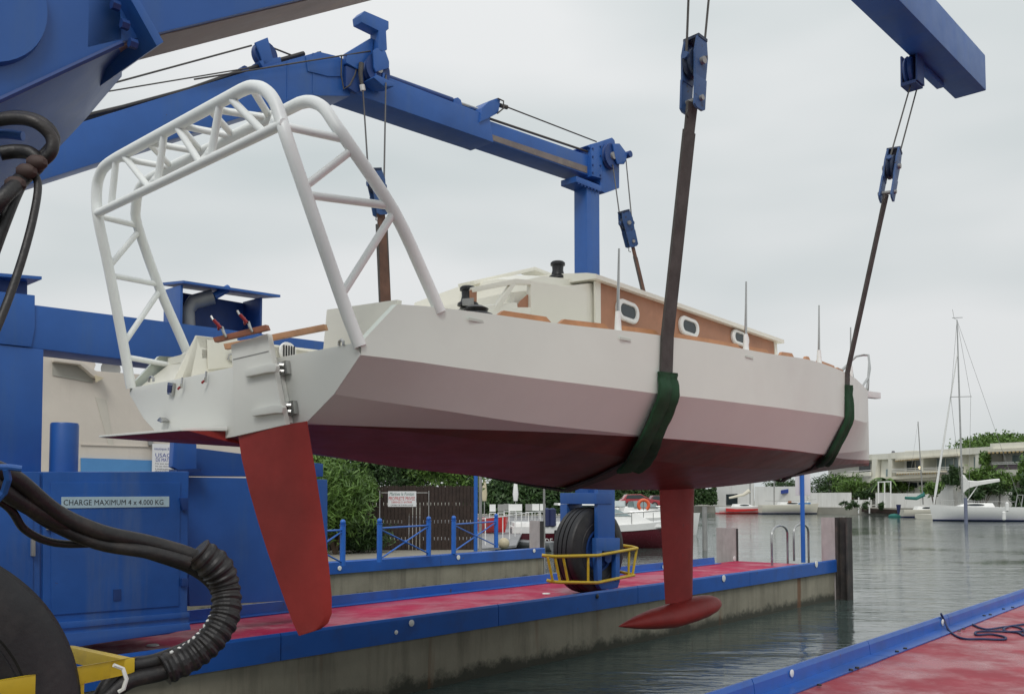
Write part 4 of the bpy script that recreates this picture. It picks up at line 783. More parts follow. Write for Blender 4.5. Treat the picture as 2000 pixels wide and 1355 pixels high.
# decks: side decks aft, full deck forward
def decksec(s, b0, off=-.015):
    q = herm(s); b1 = q[0]-.05; z = q[1]+off; return [(b0, z+.01), (b1, z), (b1, z-.06), (b0, z-.06)]
for sg in (1, -1):
    MB().loft([[B(s, sg*b, z) for b, z in decksec(s, .95)] for s in np.linspace(3.72, 5.3, 9)]).build('side_deck', CREAM, yt)
    # aft end of side deck and inner coaming face
    if sg < 0:
        o0, o1 = [B(3.66, -.95, 1.30), B(3.98, -1.56, 1.34), B(3.45, -1.49, .90), B(3.45, -.95, .86)], [B(3.70, -.95, 1.30), B(4.04, -1.56, 1.34), B(3.6, -1.47, .86), B(3.6, -.95, .80)]
        MB().loft([o0, o1]).build('coaming_end', CREAM, yt, bevel=.006)
        MB().loft([[B(3.66, -.95, 1.30), B(3.98, -1.56, 1.34), B(4.0, -1.56, 1.2), B(3.7, -.95, 1.2)], [B(5.3, -.95, 1.33), B(5.3, -1.66, 1.33), B(5.3, -1.66, 1.2), B(5.3, -.95, 1.2)]]).build('port_coaming_top', CREAM, yt, bevel=.006)
    else: MB().loft([[B(3.70, .76, 1.275), B(3.70, 1.50, 1.235), B(3.66, 1.49, .86), B(3.66, .76, .86)], [B(3.74, .76, 1.275), B(3.74, 1.50, 1.235), B(3.70, 1.49, .86), B(3.70, .76, .86)]]).build('coaming_end', CREAM, yt, bevel=.006)
    zt_ = 1.23 if sg > 0 else 1.30
    MB().loft([[B(3.74 if sg > 0 else 3.67, sg*.95, zt_), B(3.5 if sg < 0 else 3.74, sg*.95, .8), B(5.4, sg*.95, .8), B(5.4, sg*.95, zt_)], [B(3.74 if sg > 0 else 3.67, sg*.98, zt_), B(3.5 if sg < 0 else 3.74, sg*.98, .8), B(5.4, sg*.98, .8), B(5.4, sg*.98, zt_)]]).build('cockpit_side', CREAM, yt, bevel=.004)
MB().loft([[B(s, b, z) for b, z in ((-.99, .82), (.99, .82), (.99, .78), (-.99, .78))] for s in (3.46, 5.4)]).build('cockpit_sole', CREAM, yt)
MB().loft([[B(s, b, z) for b, z in ((-1.42, .86), (1.42, .86), (1.40, .82), (-1.40, .82))] for s in (3.44, 3.75)]).build('aft_shelf', CREAM, yt)
MB().loft([[B(5.38, -.97, 1.65), B(5.38, .9, 1.65), B(5.38, .9, .8), B(5.38, -.97, .8)], [B(5.42, -.97, 1.65), B(5.42, .9, 1.65), B(5.42, .9, .8), B(5.42, -.97, .8)]]).build('cockpit_bulkhead', CREAM, yt)
MB().loft([[B(s, b, z) for b, z in [(-herm(s)[0]*.97, herm(s)[1]-.015), (0, herm(s)[1]+.03), (herm(s)[0]*.97, herm(s)[1]-.015), (herm(s)[0]*.9, herm(s)[1]-.07), (-herm(s)[0]*.9, herm(s)[1]-.07)]] for s in list(np.linspace(5.3, 14.4, 20))]).build('foredeck', CREAM, yt)
# locker hatch with lifting ring and vent inside port coaming
pi = C.r(RC-.945); 
MB().pp(pi, [(403, 664), (462, 661), (462, 716), (405, 722)], .002, .014).build('locker_hatch', CREAM, yt, bevel=.006)
MB().tube([pi.at(455, 690)+pi.n*.02, pi.at(444, 694)+pi.n*.03, pi.at(442, 702)+pi.n*.03, pi.at(452, 708)+pi.n*.02], .008, 6).build('grab_ring', STEEL, yt, smooth=True)
vt = MB().lathe(pi.at(560, 687)+pi.n*.005, pi.n, [(0, .085), (.02, .08), (.025, .03)], 20).build('deck_vent', GEL, yt, smooth=True)
for k in range(5): MB().box(pi.at(560, 687)+pi.n*.035+C.L*(k-2)*.026, C.L*.005, C.R*.004, u_*.05).build('vent_slot', BLACK, vt)
# rolled fender / cushion in cockpit
MB().loft([[B(3.72, .76, 1.272), B(3.72, .97, 1.26), B(3.72, .97, .86), B(3.72, .76, .86)], [B(5.3, .90, 1.27), B(5.3, .97, 1.26), B(5.3, .97, .86), B(5.3, .90, .86)]]).build('side_locker', CREAM, yt, bevel=.006)
cf = MB().tube([B(4.15, .35, 1.06), B(4.2, .5, 1.07), B(4.3, .75, 1.08), B(4.33, .86, 1.08)], [.07, .10, .11, .08], 14).build('rolled_cushion', mat('cushion_cream', (.60, .58, .48), .8, var=.1, bump=.5, bscale=12), None, smooth=True)
tag(cf, 'cream rolled cushion lying in the yacht cockpit beside the side deck', 'cushion')
MB().tube([B(4.0, .2, 1.02), B(4.1, .3, 1.0), B(4.15, .33, 1.06)], .03, 8).build('winch_handle', STEEL, yt, smooth=True)
# stern plates & hardware on the transom
ptn = Pl(-C.L, -(3.39))
def tn(pts, d0, d1, name, m, bevel=.003): return MB().pp(ptn, pts, d0, d1).build(name, m, yt, bevel=bevel)
tn([(332, 747), (343, 748), (340, 773), (331, 770)], .0, .02, 'socket_plate', STEEL); tn([(333, 752), (341, 753), (339, 768), (332, 766)], .02, .026, 'socket_cover', NAVY)
for px, py in [(360, 752), (407, 740)]:
    cl = thing('spring_clamp', ['small steel clamp on the transom edge nearest the left corner', 'small clamp on the transom edge closer to the rudder'][px > 380], 'clamp', ptn.at(px, py), 'clamps on the transom')
    MB().tube([ptn.at(px+1, py-14)+ptn.n*.02, ptn.at(px+2, py-2)+ptn.n*.03, ptn.at(px-1, py+6)+ptn.n*.02], .009, 8).build('jaw', STEEL, cl, smooth=True)
    MB().tube([ptn.at(px-1, py+4)+ptn.n*.03, ptn.at(px-3, py+9)+ptn.n*.04], .009, 8).build('grip', CLR, cl, smooth=True)
tn([(318, 822), (324, 815), (332, 822), (326, 826)], 0, .05, 'drain_fitting', STEEL)
for px, py in [(296, 741), (667, 670)]:
    MB().tube([ptn.at(px-5, py+5), ptn.at(px-4, py-3), ptn.at(px, py-6), ptn.at(px+4, py-3), ptn.at(px+4, py+4)], .010, 6).build('mooring_ring', STEEL, yt, smooth=True)
# rudder: hung on the starboard half of the transom, turned so its flat faces aft
hA = ptn.at(566, 722)+ptn.n*.10; dirv = (C.R*-1*math.cos(math.radians(14))-C.L*math.sin(math.radians(14))).normalized()
nr = V((dirv.y, -dirv.x, 0)); nr = nr if nr.dot(V((0, -1, 0))) > 0 else -nr
PRd = Pl(nr, nr.dot(hA))
def foil(lf, rt, th, n=9):   # lf, rt: trailing and leading edge points
    out = []; ch = (lf-rt)
    for sgn in (1, -1):
        for i in (range(n+1) if sgn == 1 else range(n-1, 0, -1)):
            x = i/n; y = 5*th*(.2969*math.sqrt(x)-.126*x-.3516*x*x+.2843*x**3-.1015*x**4); out.append(rt+ch*x+PRd.n*sgn*y*1.0)
    return out
rows_w = [((456, 674), (527, 652)), ((459, 715), (535, 697)), ((461, 760), (544, 742)), ((463, 805), (553, 787)), ((465.5, 852), (563, 830))]
rows_r = [((465.5, 852.5), (600, 822)), ((472, 895), (607, 865)), ((486, 955), (617, 925)), ((503, 1015), (627, 990)), ((522, 1075), (636, 1050)), ((541, 1130), (643, 1110)), ((559, 1180), (648, 1165)), ((572, 1215), (648, 1198)), ((580, 1233), (641, 1216)), ((584, 1241), (626, 1228))]
rud = MB().pp(PRd, [a for a, b in rows_w]+[b for a, b in rows_w[::-1]], -.024, .024).build('rudder', WHITE, yt, bevel=.007)
MB().loft([foil(PRd.at(*a), PRd.at(*b), .045 if i < 7 else .03, 8) for i, (a, b) in enumerate(rows_r)]).build('rudder_blade', RED, rud, smooth=True, ang=50)
MB().pp(PRd, [(461, 702), (530, 686), (530, 688), (461, 704)], .0242, .0262).build('rudder_seam', GALV, rud)
for a in ([(489, 724), (536, 713), (549, 712), (553, 717), (551, 728), (536, 729), (492, 738)], [(503, 801), (548, 792), (562, 792), (566, 797), (564, 808), (550, 808), (505, 814)]):
    MB().pp(PRd, a, .0245, .062).build('rudder_strap', WHITE, rud, bevel=.010)
for (x, y) in [(557, 722), (571, 800)]:
    tn([(x-6, y-13), (x+9, y-18), (x+12, y+8), (x-4, y+14)], .0, .03, 'gudgeon_plate', STEEL)
    MB().tube([ptn.at(x-1, y-10)+ptn.n*.07, ptn.at(x+1, y+10)+ptn.n*.07], .022, 10).build('pintle', STEEL, yt, smooth=True)
    for yy in (-6, 6): MB().tube([ptn.at(x-10, y+yy)+ptn.n*.09, ptn.at(x+4, y+yy-1)+ptn.n*.02], .02, 8).build('gudgeon_arm', STEEL, yt, smooth=True)
tn([(541, 738), (556, 735), (573, 826), (563, 830)], .0, .03, 'rudder_post_pad', WHITE)
# battens clamped across rudder head
o = MB().pp(PRd, [(434, 663), (537, 638), (541, 648), (438, 672)], .055, .085).build('wooden_batten', BATT, None, bevel=.003); tag(o, 'short dark wooden batten clamped across the head of the rudder', 'batten')
o = MB().pp(PRd, [(425, 671), (621, 631), (624, 641), (427, 679)], .0, .0).build if False else MB().pp(PRd, [(424, 669), (621, 630), (624, 641), (427, 680)], -.055, -.085).build('wooden_batten', BATL, None, bevel=.003); tag(o, 'longer light wooden batten behind the rudder head, sticking out to the right', 'batten')
for px, py, k in [(460, 652, 0), (511, 642, 1)]:
    cl = thing('spring_clamp', ['red-handled clamp on the left end of the rudder battens', 'red-handled clamp over the middle of the rudder battens'][k], 'clamp', PRd.at(px, py), 'clamps on the rudder battens')
    MB().tube([PRd.at(px-2, py-6)+PRd.n*.12, PRd.at(px-9, py-20)+PRd.n*.15], .011, 8).build('grip', CLR, cl, smooth=True)
    MB().tube([PRd.at(px-6, py-3)+PRd.n*.12, PRd.at(px-12, py-16)+PRd.n*.1], .009, 8).build('grip', CLR, cl, smooth=True)
    MB().tube([PRd.at(px-2, py-8)+PRd.n*.11, PRd.at(px+2, py+4)+PRd.n*.11, PRd.at(px+3, py+10)+PRd.n*.095], .010, 8).build('jaw', STEEL, cl, smooth=True)
    MB().tube([PRd.at(px-10, py-20)+PRd.n*.15, PRd.at(px-13, py-27)+PRd.n*.155], .008, 6).build('screw', STEEL, cl, smooth=True)
# keel and bulb
def kfoil(s0, s1, z, th, n=10):
    out = []
    for sgn in (1, -1):
        for i in (range(n+1) if sgn == 1 else range(n-1, 0, -1)):
            x = i/n; y = 5*th*(.2969*math.sqrt(x)-.126*x-.3516*x*x+.2843*x**3-.1036*x**4); out.append(C.P(s1-(s1-s0)*x, RC+sgn*y, z))
    return out
kl = MB().loft([kfoil(8.80, 9.54, .16, .085), kfoil(8.81, 9.52, -.1, .08), kfoil(8.86, 9.49, -.7, .075), kfoil(8.90, 9.47, -1.2, .07)]).build('keel_fin', RED, yt, smooth=True, ang=60)
pr = [(8.02, .004), (8.12, .03), (8.35, .08), (8.65, .125), (9.0, .155), (9.35, .165), (9.65, .155), (9.85, .125), (9.98, .08), (10.05, .035), (10.07, .004)]
MB().loft([[C.P(s, RC+math.cos(a)*r*1.15, (-1.395 if s < 9 else -1.395+(s-9)*.13*.6)+.035-(s-8)*.0+max(-1, (math.sin(a) if math.sin(a) > 0 else math.sin(a)*.75))*r) for a in [2*math.pi*k/20 for k in range(20)]] for s, r in pr]).build('keel_bulb', RED, yt, smooth=True, ang=60)
# stern arch
def bend(pts, r=.0): return pts
A1 = [B(3.40, 1.52, .90), B(3.30, 1.46, 1.2), B(3.04, 1.31, 2.05), B(3.01, 1.26, 2.22), B(2.995, 1.20, 2.36), B(2.985, 1.10, 2.46), B(2.98, .97, 2.515), B(2.98, .84, 2.53)]
A2 = [B(2.98, -.86, 2.55), B(2.98, -1.03, 2.545), B(2.98, -1.15, 2.525), B(2.985, -1.23, 2.48), B(2.99, -1.275, 2.42), B(3.0, -1.30, 2.3), B(3.02, -1.30, 2.15), B(3.14, -1.37, 1.8), B(3.32, -1.47, 1.2), B(3.40, -1.51, .90)]
ar = MB().tube(smooth(A1, 4)+smooth(A2, 4), .040, 14).build('stern_arch', ARCHM, yt, smooth=True, ang=60)
F1 = [B(3.97, 1.60, 1.18), B(3.85, 1.58, 1.4), B(3.62, 1.56, 1.76), B(3.34, 1.47, 2.13), B(3.28, 1.41, 2.25), B(3.26, 1.32, 2.37), B(3.25, 1.20, 2.44), B(3.25, 1.08, 2.465)]
F2 = [B(3.25, -.8, 2.47), B(3.25, -1.0, 2.46), B(3.26, -1.14, 2.42), B(3.29, -1.25, 2.33), B(3.36, -1.36, 2.2), B(3.62, -1.50, 1.76), B(3.85, -1.58, 1.4), B(3.97, -1.60, 1.18)]
MB().tube(smooth(F1, 4)+smooth(F2, 4), .039, 14).build('front_hoop', ARCHM, ar, smooth=True, ang=60)
def on(path, py):  # point along a 3D polyline at image row py
    for a, b in zip(path[:-1], path[1:]):
        ya, yb = proj(a)[1], proj(b)[1]
        if (ya-py)*(yb-py) <= 0 and ya != yb: return a.lerp(b, (py-ya)/(yb-ya))
    return path[0]
def brace(a, b, r=.03): MB().tube([a, b], r*.82, 10).build('arch_brace', ARCHM, ar, smooth=True)
LowA, LowB = B(3.0, 1.30, 2.20), B(3.0, -1.30, 2.21)
MB().tube([LowA, LowB], .031, 12).build('lower_chord', ARCHM, ar, smooth=True)
LowC, LowD = B(3.30, 1.42, 2.18), B(3.36, -1.38, 2.16)
pa = C.s(2.985)
def topz(px): # on top chord
    lo_, hi_ = B(2.98, 1.1, 2.52), B(2.98, -1.1, 2.545)
    for _ in range(40):
        m = (lo_+hi_)/2
        if proj(m)[0] > px: lo_ = m
        else: hi_ = m
    return m
def lowz(px):
    lo_, hi_ = LowA.copy(), LowB.copy()
    for _ in range(40):
        m = (lo_+hi_)/2
        if proj(m)[0] > px: lo_ = m
        else: hi_ = m
    return m
for a, b in [(227, 217), (241, 292), (321, 307), (345, 392), (430, 411), (449, 516)]: brace(topz(a), lowz(b))
for k, (a, b) in enumerate([(.95, .45), (.45, .05), (.05, -.4), (-.4, -.85)]):
    brace(B(2.98, a, 2.53), B(3.25, (a+b)/2+.05, 2.465), .028); brace(B(3.25, (a+b)/2+.05, 2.465), B(2.98, b, 2.53), .028)
for a, b in [(1.15, .8), (.3, .0), (-.5, -.8)]: brace(B(3.0, a, 2.2), B(3.25, b, 2.465), .026)
for ya, yb in [(246, 273), (366, 292), (380, 402), (578, 414)]: brace(on(A1, ya), on(F1, yb), .030)
A2r, F2r = A2, F2
for ya, yb in [(422, 441), (522, 450), (537, 555), (672, 566), (697, 706)]: brace(on(A2r, ya), on(F2r, yb) if yb < 650 else B(3.9, -1.56, 1.12), .028)
# cabin
PB = C.r(RC+.93)
sA, sB = 6.5, 9.81
def rz(s): return 1.93-(s-6.5)*.040
MB().loft([[B(s, -.93, 1.3), B(s, -.90, rz(s)), B(s, .90, rz(s)), B(s, .93, 1.3)] for s in (5.42, 6.5, 8, 9.86)][0:0] or [[B(5.42, -.92, 1.2), B(5.42, -.90, 1.66), B(5.42, .86, 1.66), B(5.42, .90, 1.2)], [B(6.42, -.92, 1.2), B(6.42, -.90, 1.90), B(6.42, .90, 1.90), B(6.42, .92, 1.2)], [B(9.8, -.80, 1.3), B(9.74, -.78, rz(9.8)), B(9.74, .90, rz(9.8)), B(9.8, .92, 1.3)]]).build('cabin', CREAM, yt, bevel=.01)
cs = MB().prism([B(6.50, .925, 1.32), B(9.81, .925, 1.38), B(9.77, .925, rz(9.8)-.01), B(6.50, .925, rz(6.5)-.02)], C.R*.012).build('cabin_side_panel', PLY, yt)
MB().prism([B(6.42, .928, 1.3), B(6.50, .928, 1.3), B(6.50, .928, 1.93), B(6.42, .928, 1.91)], C.R*.02).build('cabin_corner_post', CREAM, yt, bevel=.004)
MB().prism([B(9.80, .928, 1.36), B(9.86, .928, 1.36), B(9.80, .928, 1.80), B(9.74, .928, 1.80)], C.R*.02).build('cabin_corner_post', CREAM, yt, bevel=.004)
rl = []
for s in np.linspace(6.36, 9.88, 10):
    z = rz(s); rl.append([B(s, b, z+zz) for b, zz in [(1.0, -.02), (1.0, .02), (.9, .045), (.5, .10), (0, .12), (-.5, .10), (-.9, .045), (-1.0, .02), (-1.0, -.02), (0, .02)]])
MB().loft(rl).build('cabin_roof', CREAM, yt, smooth=True, ang=40)
MB().loft([[B(s, b, z) for b, z in [(.72, zz-.1), (.70, zz+.04), (.4, zz+.10), (0, zz+.12), (-.7, zz+.05), (-.72, zz-.1)]] for s, zz in [(5.75, 1.80), (6.0, 1.88), (6.45, 1.93)]]).build('companionway_garage', CREAM, yt, smooth=True, ang=40)
# aft coaming panel (starboard) with cut out, drawn on its real plane
PB2 = C.r(RC+.96)
MB().pp(PB2, [(1037, 547), (1090, 556), (1146, 569), (1146, 650), (1037, 634)], 0, -.05).build('coaming_panel', CREAM, yt, bevel=.012)
for pts in ([(922, 561), (1008, 544), (1037, 547), (1037, 556), (1006, 555), (924, 571)], [(1006, 600), (1037, 600), (1037, 634), (1000, 630), (960, 622)], [(1001, 551), (1008, 555), (975, 606), (960, 612), (968, 598)]): MB().pp(PB2, pts, 0, -.04).build('coaming_brace', CREAM, yt, bevel=.006)
MB().pp(PB2, [(1022, 586), (1036, 574), (1036, 600), (1012, 602)], -.026, -.036).build('coaming_backboard', PLY, yt)
MB().pp(PB2, [(922, 566), (933, 564), (933, 604), (923, 602)], -.01, -.03).build('coaming_edge_board', PLY, yt)
MB().pp(C.r(RC+.12), [(915, 550), (1036, 523), (1070, 536), (1066, 541), (1036, 530), (918, 558)], .06, -.14).build('hatch_hood', CREAM, yt, bevel=.006)
MB().loft([[B(s, b, z) for b, z in [(1.0, 1.2), (.95, zz), (.80, zz+.02), (.78, 1.2)]] for s, zz in [(4.72, 1.26), (4.80, 1.36), (4.92, 1.45), (5.15, 1.50), (5.4, 1.56)]]).build('coaming', CREAM, yt, smooth=True)
MB().pp(C.r(RC+1.005), [(902, 584), (922, 582), (922, 597), (903, 597)], 0, .02).build('rope_clutch', GALV, yt, bevel=.003)
def winch(p, r, h, name='winch'):
    t = MB().lathe(p, u_, [(0, r*1.5), (h*.12, r*1.45), (h*.22, r*1.05), (h*.5, r*.86), (h*.76, r*.92), (h*.78, r*1.15), (h*.92, r*1.15), (h, r*.9), (h*1.01, r*.3)], 24).build(name, BLACK, yt, smooth=True, ang=30)
    MB().box(p+u_*h*.86+C.L*r*.6, C.L*r*.4, C.R*r*.2, u_*h*.05).build('self_tailer', GEL, t)
winch(B(6.38, .55, 1.985), .058, .16); winch(B(4.92, .88, 1.47), .055, .15)
MB().lathe(B(4.56, 1.33, 1.23), u_, [(0, .13), (.03, .14), (.06, .12), (.075, .08), (.10, .09), (.12, .05)], 20).build('winch_base', BLACK, yt, smooth=True)
MB().prism([B(4.0, 1.42, 1.22), B(4.95, 1.48, 1.235), B(4.95, 1.51, 1.235), B(4.0, 1.45, 1.22)], u_*.025).build('genoa_track', BLACK, yt)
# portlights
def port(px, py, wpx, hpx):
    c = PB.at(px, py)+C.R*.01; w_ = (PB.at(px-wpx/2, py)-PB.at(px+wpx/2, py)).length; h_ = (PB.at(px, py-hpx/2)-PB.at(px, py+hpx/2)).length
    def rr(w, h, d, n=8):
        r = min(w, h)*.48; return [c+C.L*(sx_*(w/2-r)+math.cos(a)*r)+u_*(sz_*(h/2-r)+math.sin(a)*r-.04*(sx_*w/2))+C.R*d for sx_, sz_, a0 in [(1, 1, 0), (-1, 1, 90), (-1, -1, 180), (1, -1, 270)] for a in [math.radians(a0+90*k/n) for k in range(n+1)]]
    f = MB().loft([rr(w_, h_, 0), rr(w_, h_, .02), rr(w_*.93, h_*.9, .03), rr(w_*.74, h_*.62, .03), rr(w_*.70, h_*.58, .012)], caps=False).build('portlight_frame', GEL, yt, smooth=True)
    MB().prism(rr(w_*.71, h_*.59, .012), C.R*.004).build('pane', GLASS, f)
port(1222, 609, 43, 41); port(1342, 639, 37, 36); port(1442, 661, 32, 28)
# toe rails
def toe(x0, x1, h=.055, b=None):
    def sAt(px):
        lo_, hi_ = 3.7, 14.6
        for _ in range(40):
            m = (lo_+hi_)/2; q = herm(m)
            if proj(B(m, q[0]-.03, q[1]+.03))[0] < px: lo_ = m
            else: hi_ = m
        return m
    sa, sb_ = sAt(x0), sAt(x1); n = max(2, int((sb_-sa)/.25)+1); lp = []
    for i, s in enumerate(np.linspace(sa, sb_, n+3)):
        q = herm(s); hh = h if 0 < i < n+2 else .012
        if i == 1: s = sa+.06
        if i == n+1: s = sb_-.06
        q = herm(s); z = q[1]-.01; lp.append([B(s, q[0]-.085, z), B(s, q[0]-.055, z), B(s, q[0]-.055, z+hh), B(s, q[0]-.085, z+hh)])
    MB().loft(lp).build('toe_rail', TEAK, yt)
for x0, x1 in [(976, 1084), (1096, 1196), (1210, 1294), (1302, 1452), (1459, 1508), (1528, 1556), (1576, 1588), (1601, 1636), (1638, 1652), (1660, 1676)]: toe(x0, x1)
# port toe rail (seen over the foredeck)
# flush pads on the topside and rubbed marks
for s_p, zz in [(4.25, -.05), (5.72, -.06), (7.6, -.06)]:
    q = herm(s_p); a = B(s_p-.07, q[0]+.001, q[1]+zz); b = B(s_p+.07, q[0]+.001, q[1]+zz)
    MB().prism([a, b, b-u_*.018, a-u_*.018], C.R*.0015).build('chainplate_pad', mat('pad_grey', (.56, .60, .54), .5), yt)
# stanchions
for px, top in [(1207, 488), (1457, 556), (1600, 602), (1662, 642)]:
    lo_, hi_ = 4, 14
    for _ in range(40):
        m = (lo_+hi_)/2; q = herm(m)
        if proj(B(m, q[0]-.05, q[1]))[0] < px: lo_ = m
        else: hi_ = m
    q = herm(m); b0 = B(m, q[0]-.05, q[1]-.02)
    st = MB().tube([b0, b0+u_*.17], [.030, .020], 10).build('stanchion_socket', GEL, yt, smooth=True)
    MB().tube([b0+u_*.16, b0+u_*.66+C.L*.02], [.0135, .008], 8).build('stanchion', STEEL, st, smooth=True)
for px, py in [(952, 628), (1220, 654), (1455, 689), (1520, 703), (1600, 719)]:
    pass
# pulpit at the stem and mast pulpit rails
b0 = B(14.35, 0, 1.68)
pp_ = [[B(14.0, .28, 1.66), B(14.25, .24, 2.0), B(14.55, .10, 2.26), B(14.6, 0, 2.28), B(14.55, -.10, 2.26), B(14.25, -.24, 2.0), B(14.0, -.28, 1.66)], [B(13.5, .42, 1.64), B(14.1, .27, 1.85), B(14.4, .17, 2.13)], [B(13.5, -.42, 1.64), B(14.1, -.27, 1.85), B(14.4, -.17, 2.13)], [B(14.5, .10, 1.69), B(14.45, .15, 2.15)], [B(14.5, -.10, 1.69), B(14.45, -.15, 2.15)]]
for k, p in enumerate(pp_): MB().tube(p, .017, 8).build('pulpit_tube' if k else 'pulpit', STEEL, yt, smooth=True)
MB().tube([B(9.95, .6, 1.46), B(10.0, .6, 1.66), B(10.9, .55, 1.66), B(11.25, .5, 1.50)], .017, 8).build('mast_rail', STEEL, yt, smooth=True)
MB().tube([B(9.95, -.6, 1.46), B(10.0, -.6, 1.66), B(10.9, -.55, 1.66), B(11.25, -.5, 1.50)], .017, 8).build('mast_rail', STEEL, yt, smooth=True)
MB().loft([[B(14.6, -.06, 1.60), B(14.6, .06, 1.60), B(14.6, .06, 1.70), B(14.6, -.06, 1.70)], [B(15.15, -.05, 1.62), B(15.15, .05, 1.62), B(15.15, .05, 1.72), B(15.15, -.05, 1.72)]]).build('bowsprit_stub', GEL, yt, bevel=.006)
MB().prism([B(8.45, 1.0, 1.40), B(8.6, 1.0, 1.40), B(8.6, 1.15, 1.40), B(8.45, 1.15, 1.40)], u_*.08).build('rope_clutch', GALV, yt)
MB().tube([B(12.35, .68, 1.54), B(12.35, .68, 1.62), B(12.5, .66, 1.64)], .012, 6).build('deck_cleat', STEEL, yt, smooth=True)

# ================================================================ SLINGS
def ribbon(path, wd, th, ups=None):
    lp = []
    for i, p in enumerate(path):
        t = (path[min(i+1, len(path)-1)]-path[max(i-1, 0)]).normalized(); w_ = wd[i] if isinstance(wd, list) else wd
        l = (C.L-t*C.L.dot(t)).normalized(); n = t.cross(l)
        lp.append([p+l*w_/2+n*th/2, p+l*w_/2-n*th/2, p-l*w_/2-n*th/2, p-l*w_/2+n*th/2])
    return MB().loft(lp)
def hull_at(s, name, sg=1, off=.02):
    q = herm(s); b, z = {'sh': (q[0], q[1]), 'c1': (q[2], q[3]), 'c2': (q[4], q[5]), 'c3': (q[6], q[7]), 'k': (0, q[8])}[name]
    o = {'sh': (1, 0), 'c1': (.95, -.3), 'c2': (.6, -.8), 'c3': (.25, -.97), 'k': (0, -1)}[name]; return B(s, sg*(b+o[0]*off), z+o[1]*off)
def sling(label, topR, topL, sR, sK, sL, m, wd, padcut, c2o, pend):
    t = thing('lifting_sling', label, 'lifting sling', hull_at(sK, 'k')-u_*.05, 'slings under the yacht')
    R = [hull_at(sR, 'sh'), hull_at(sR+.02, 'c1'), hull_at(sR+c2o, 'c2'), hull_at((sR*.55+sK*.45), 'c3'), hull_at((sR*.25+sK*.75), 'k', off=.03)+C.R*.5+u_*.05, hull_at(sK, 'k', off=.03)]
    R[4] = B(sR*.25+sK*.75, herm(sK)[6]*.5, (herm(sK)[7]+herm(sK)[8])/2-.03)
    Lf = [B(sL*.3+sK*.7, -herm(sK)[6]*.5, (herm(sK)[7]+herm(sK)[8])/2-.03), hull_at(sL*.6+sK*.4, 'c3', -1), hull_at(sL, 'c2', -1), hull_at(sL, 'c1', -1), hull_at(sL, 'sh', -1)]
    ribbon([topR.lerp(R[0], .12), topR.lerp(R[0], .5), R[0]]+R[1:]+Lf+[Lf[-1].lerp(topL, .5), Lf[-1].lerp(topL, .9)], wd, .022).build('strap', m[0], t)
    # split ends at the right block
    for sg in (-1, 1):
        a = topR.lerp(R[0], .0)+(C.L*sg*.035); ribbon([a, topR.lerp(R[0], .13)+C.L*sg*.03], wd*.42, .02).build('strap_eye', m[0], t)
    ribbon([Lf[-1], Lf[-1].lerp(topL, .5), topL], [wd*1.05, wd*.9, wd*.55], .03).build('strap', m[1], t)
    pad = [R[0].lerp(R[1], padcut), R[0].lerp(R[1], padcut+.3*(1-padcut)), R[1]+C.R*.015, R[1].lerp(R[2], .5)+C.R*.03-u_*.01, R[2]+C.R*.02-u_*.02, R[2].lerp(R[3], .5)-u_*.03+C.R*.02, R[3]-u_*.03, R[3].lerp(R[4], .18)-u_*.05]
    pad = pad[:pend]
    pw = [wd*1.35, wd*1.32, wd*1.5, wd*1.5, wd*1.5, wd*1.55, wd*1.7, wd*1.9][:pend-1]+[wd*1.75]
    n_ = len(pad); sp_ = smooth(pad, 4); pw2 = list(np.interp(np.linspace(0, n_-1, len(sp_)), range(n_), pw)); r = random.Random(3)
    pw2 = [float(x)*(1+.02*math.sin(i*1.3)) for i, x in enumerate(pw2)]
    lp = []
    for i, p in enumerate(sp_):
        tt = (sp_[min(i+1, len(sp_)-1)]-sp_[max(i-1, 0)]).normalized(); l = (C.L-tt*C.L.dot(tt)).normalized(); nn_ = tt.cross(l)
        if nn_.dot(C.R)+(-nn_.z) < 0: nn_ = -nn_
        w_ = pw2[i]; lp.append([p+l*(w_*x)+nn_*(y+.003*math.sin(i*2+x*7)) for x, y in [(-.5, -.01), (-.52, .018), (-.40, .030), (.05, .034), (.12, .026), (.34, .05), (.50, .045), (.50, -.01)]])
    MB().loft(lp).build('sling_pad', GREEN, t, smooth=True, ang=50)
    return t
sling('aft sling with long green pad wrapped round the hull amidships', tb['RA'][1]+u_*.05, tb['LA'][1]+u_*.05, 6.24, 7.15, 6.35, (SLING, SLINGB), .155, .62, .07, 8)
sling('bow sling with short dark green pad near the stem', tb['RF'][1]+u_*.05, tb['LF'][1]+u_*.05, 10.52, 11.75, 11.0, (SLING, SLINGB), .09, .28, .0, 6)

# ================================================================ HOSES and rear wheel guard near the camera
def htube(pts, r, name, m=HOSE, parent=None, n=14): return MB().tube(smooth([dep(*p) for p in pts], 6), r, n).build(name, m, parent, smooth=True, ang=60)
hz = thing('hose_bundle', 'thick bundle of black hydraulic hoses curving down to the yellow wheel guard', 'hose', dep(300, 1320, 4.1))
htube([(-160, 820, 3.2), (-40, 900, 3.5), (30, 935, 3.7), (110, 1000, 3.95), (200, 1040, 4.1), (300, 1062, 4.25), (390, 1092, 4.35), (440, 1140, 4.4), (444, 1200, 4.35), (410, 1262, 4.3), (330, 1308, 4.2), (250, 1330, 4.1), (190, 1380, 4.0)], .036, 'hose', parent=hz)
htube([(-160, 860, 3.25), (-30, 935, 3.55), (40, 980, 3.78), (120, 1022, 4.0), (210, 1054, 4.15), (300, 1080, 4.3), (380, 1110, 4.4), (424, 1150, 4.45), (428, 1200, 4.4), (392, 1250, 4.34), (310, 1288, 4.2), (240, 1305, 4.12), (205, 1345, 4.05), (180, 1400, 4.0)], .034, 'hose', parent=hz)
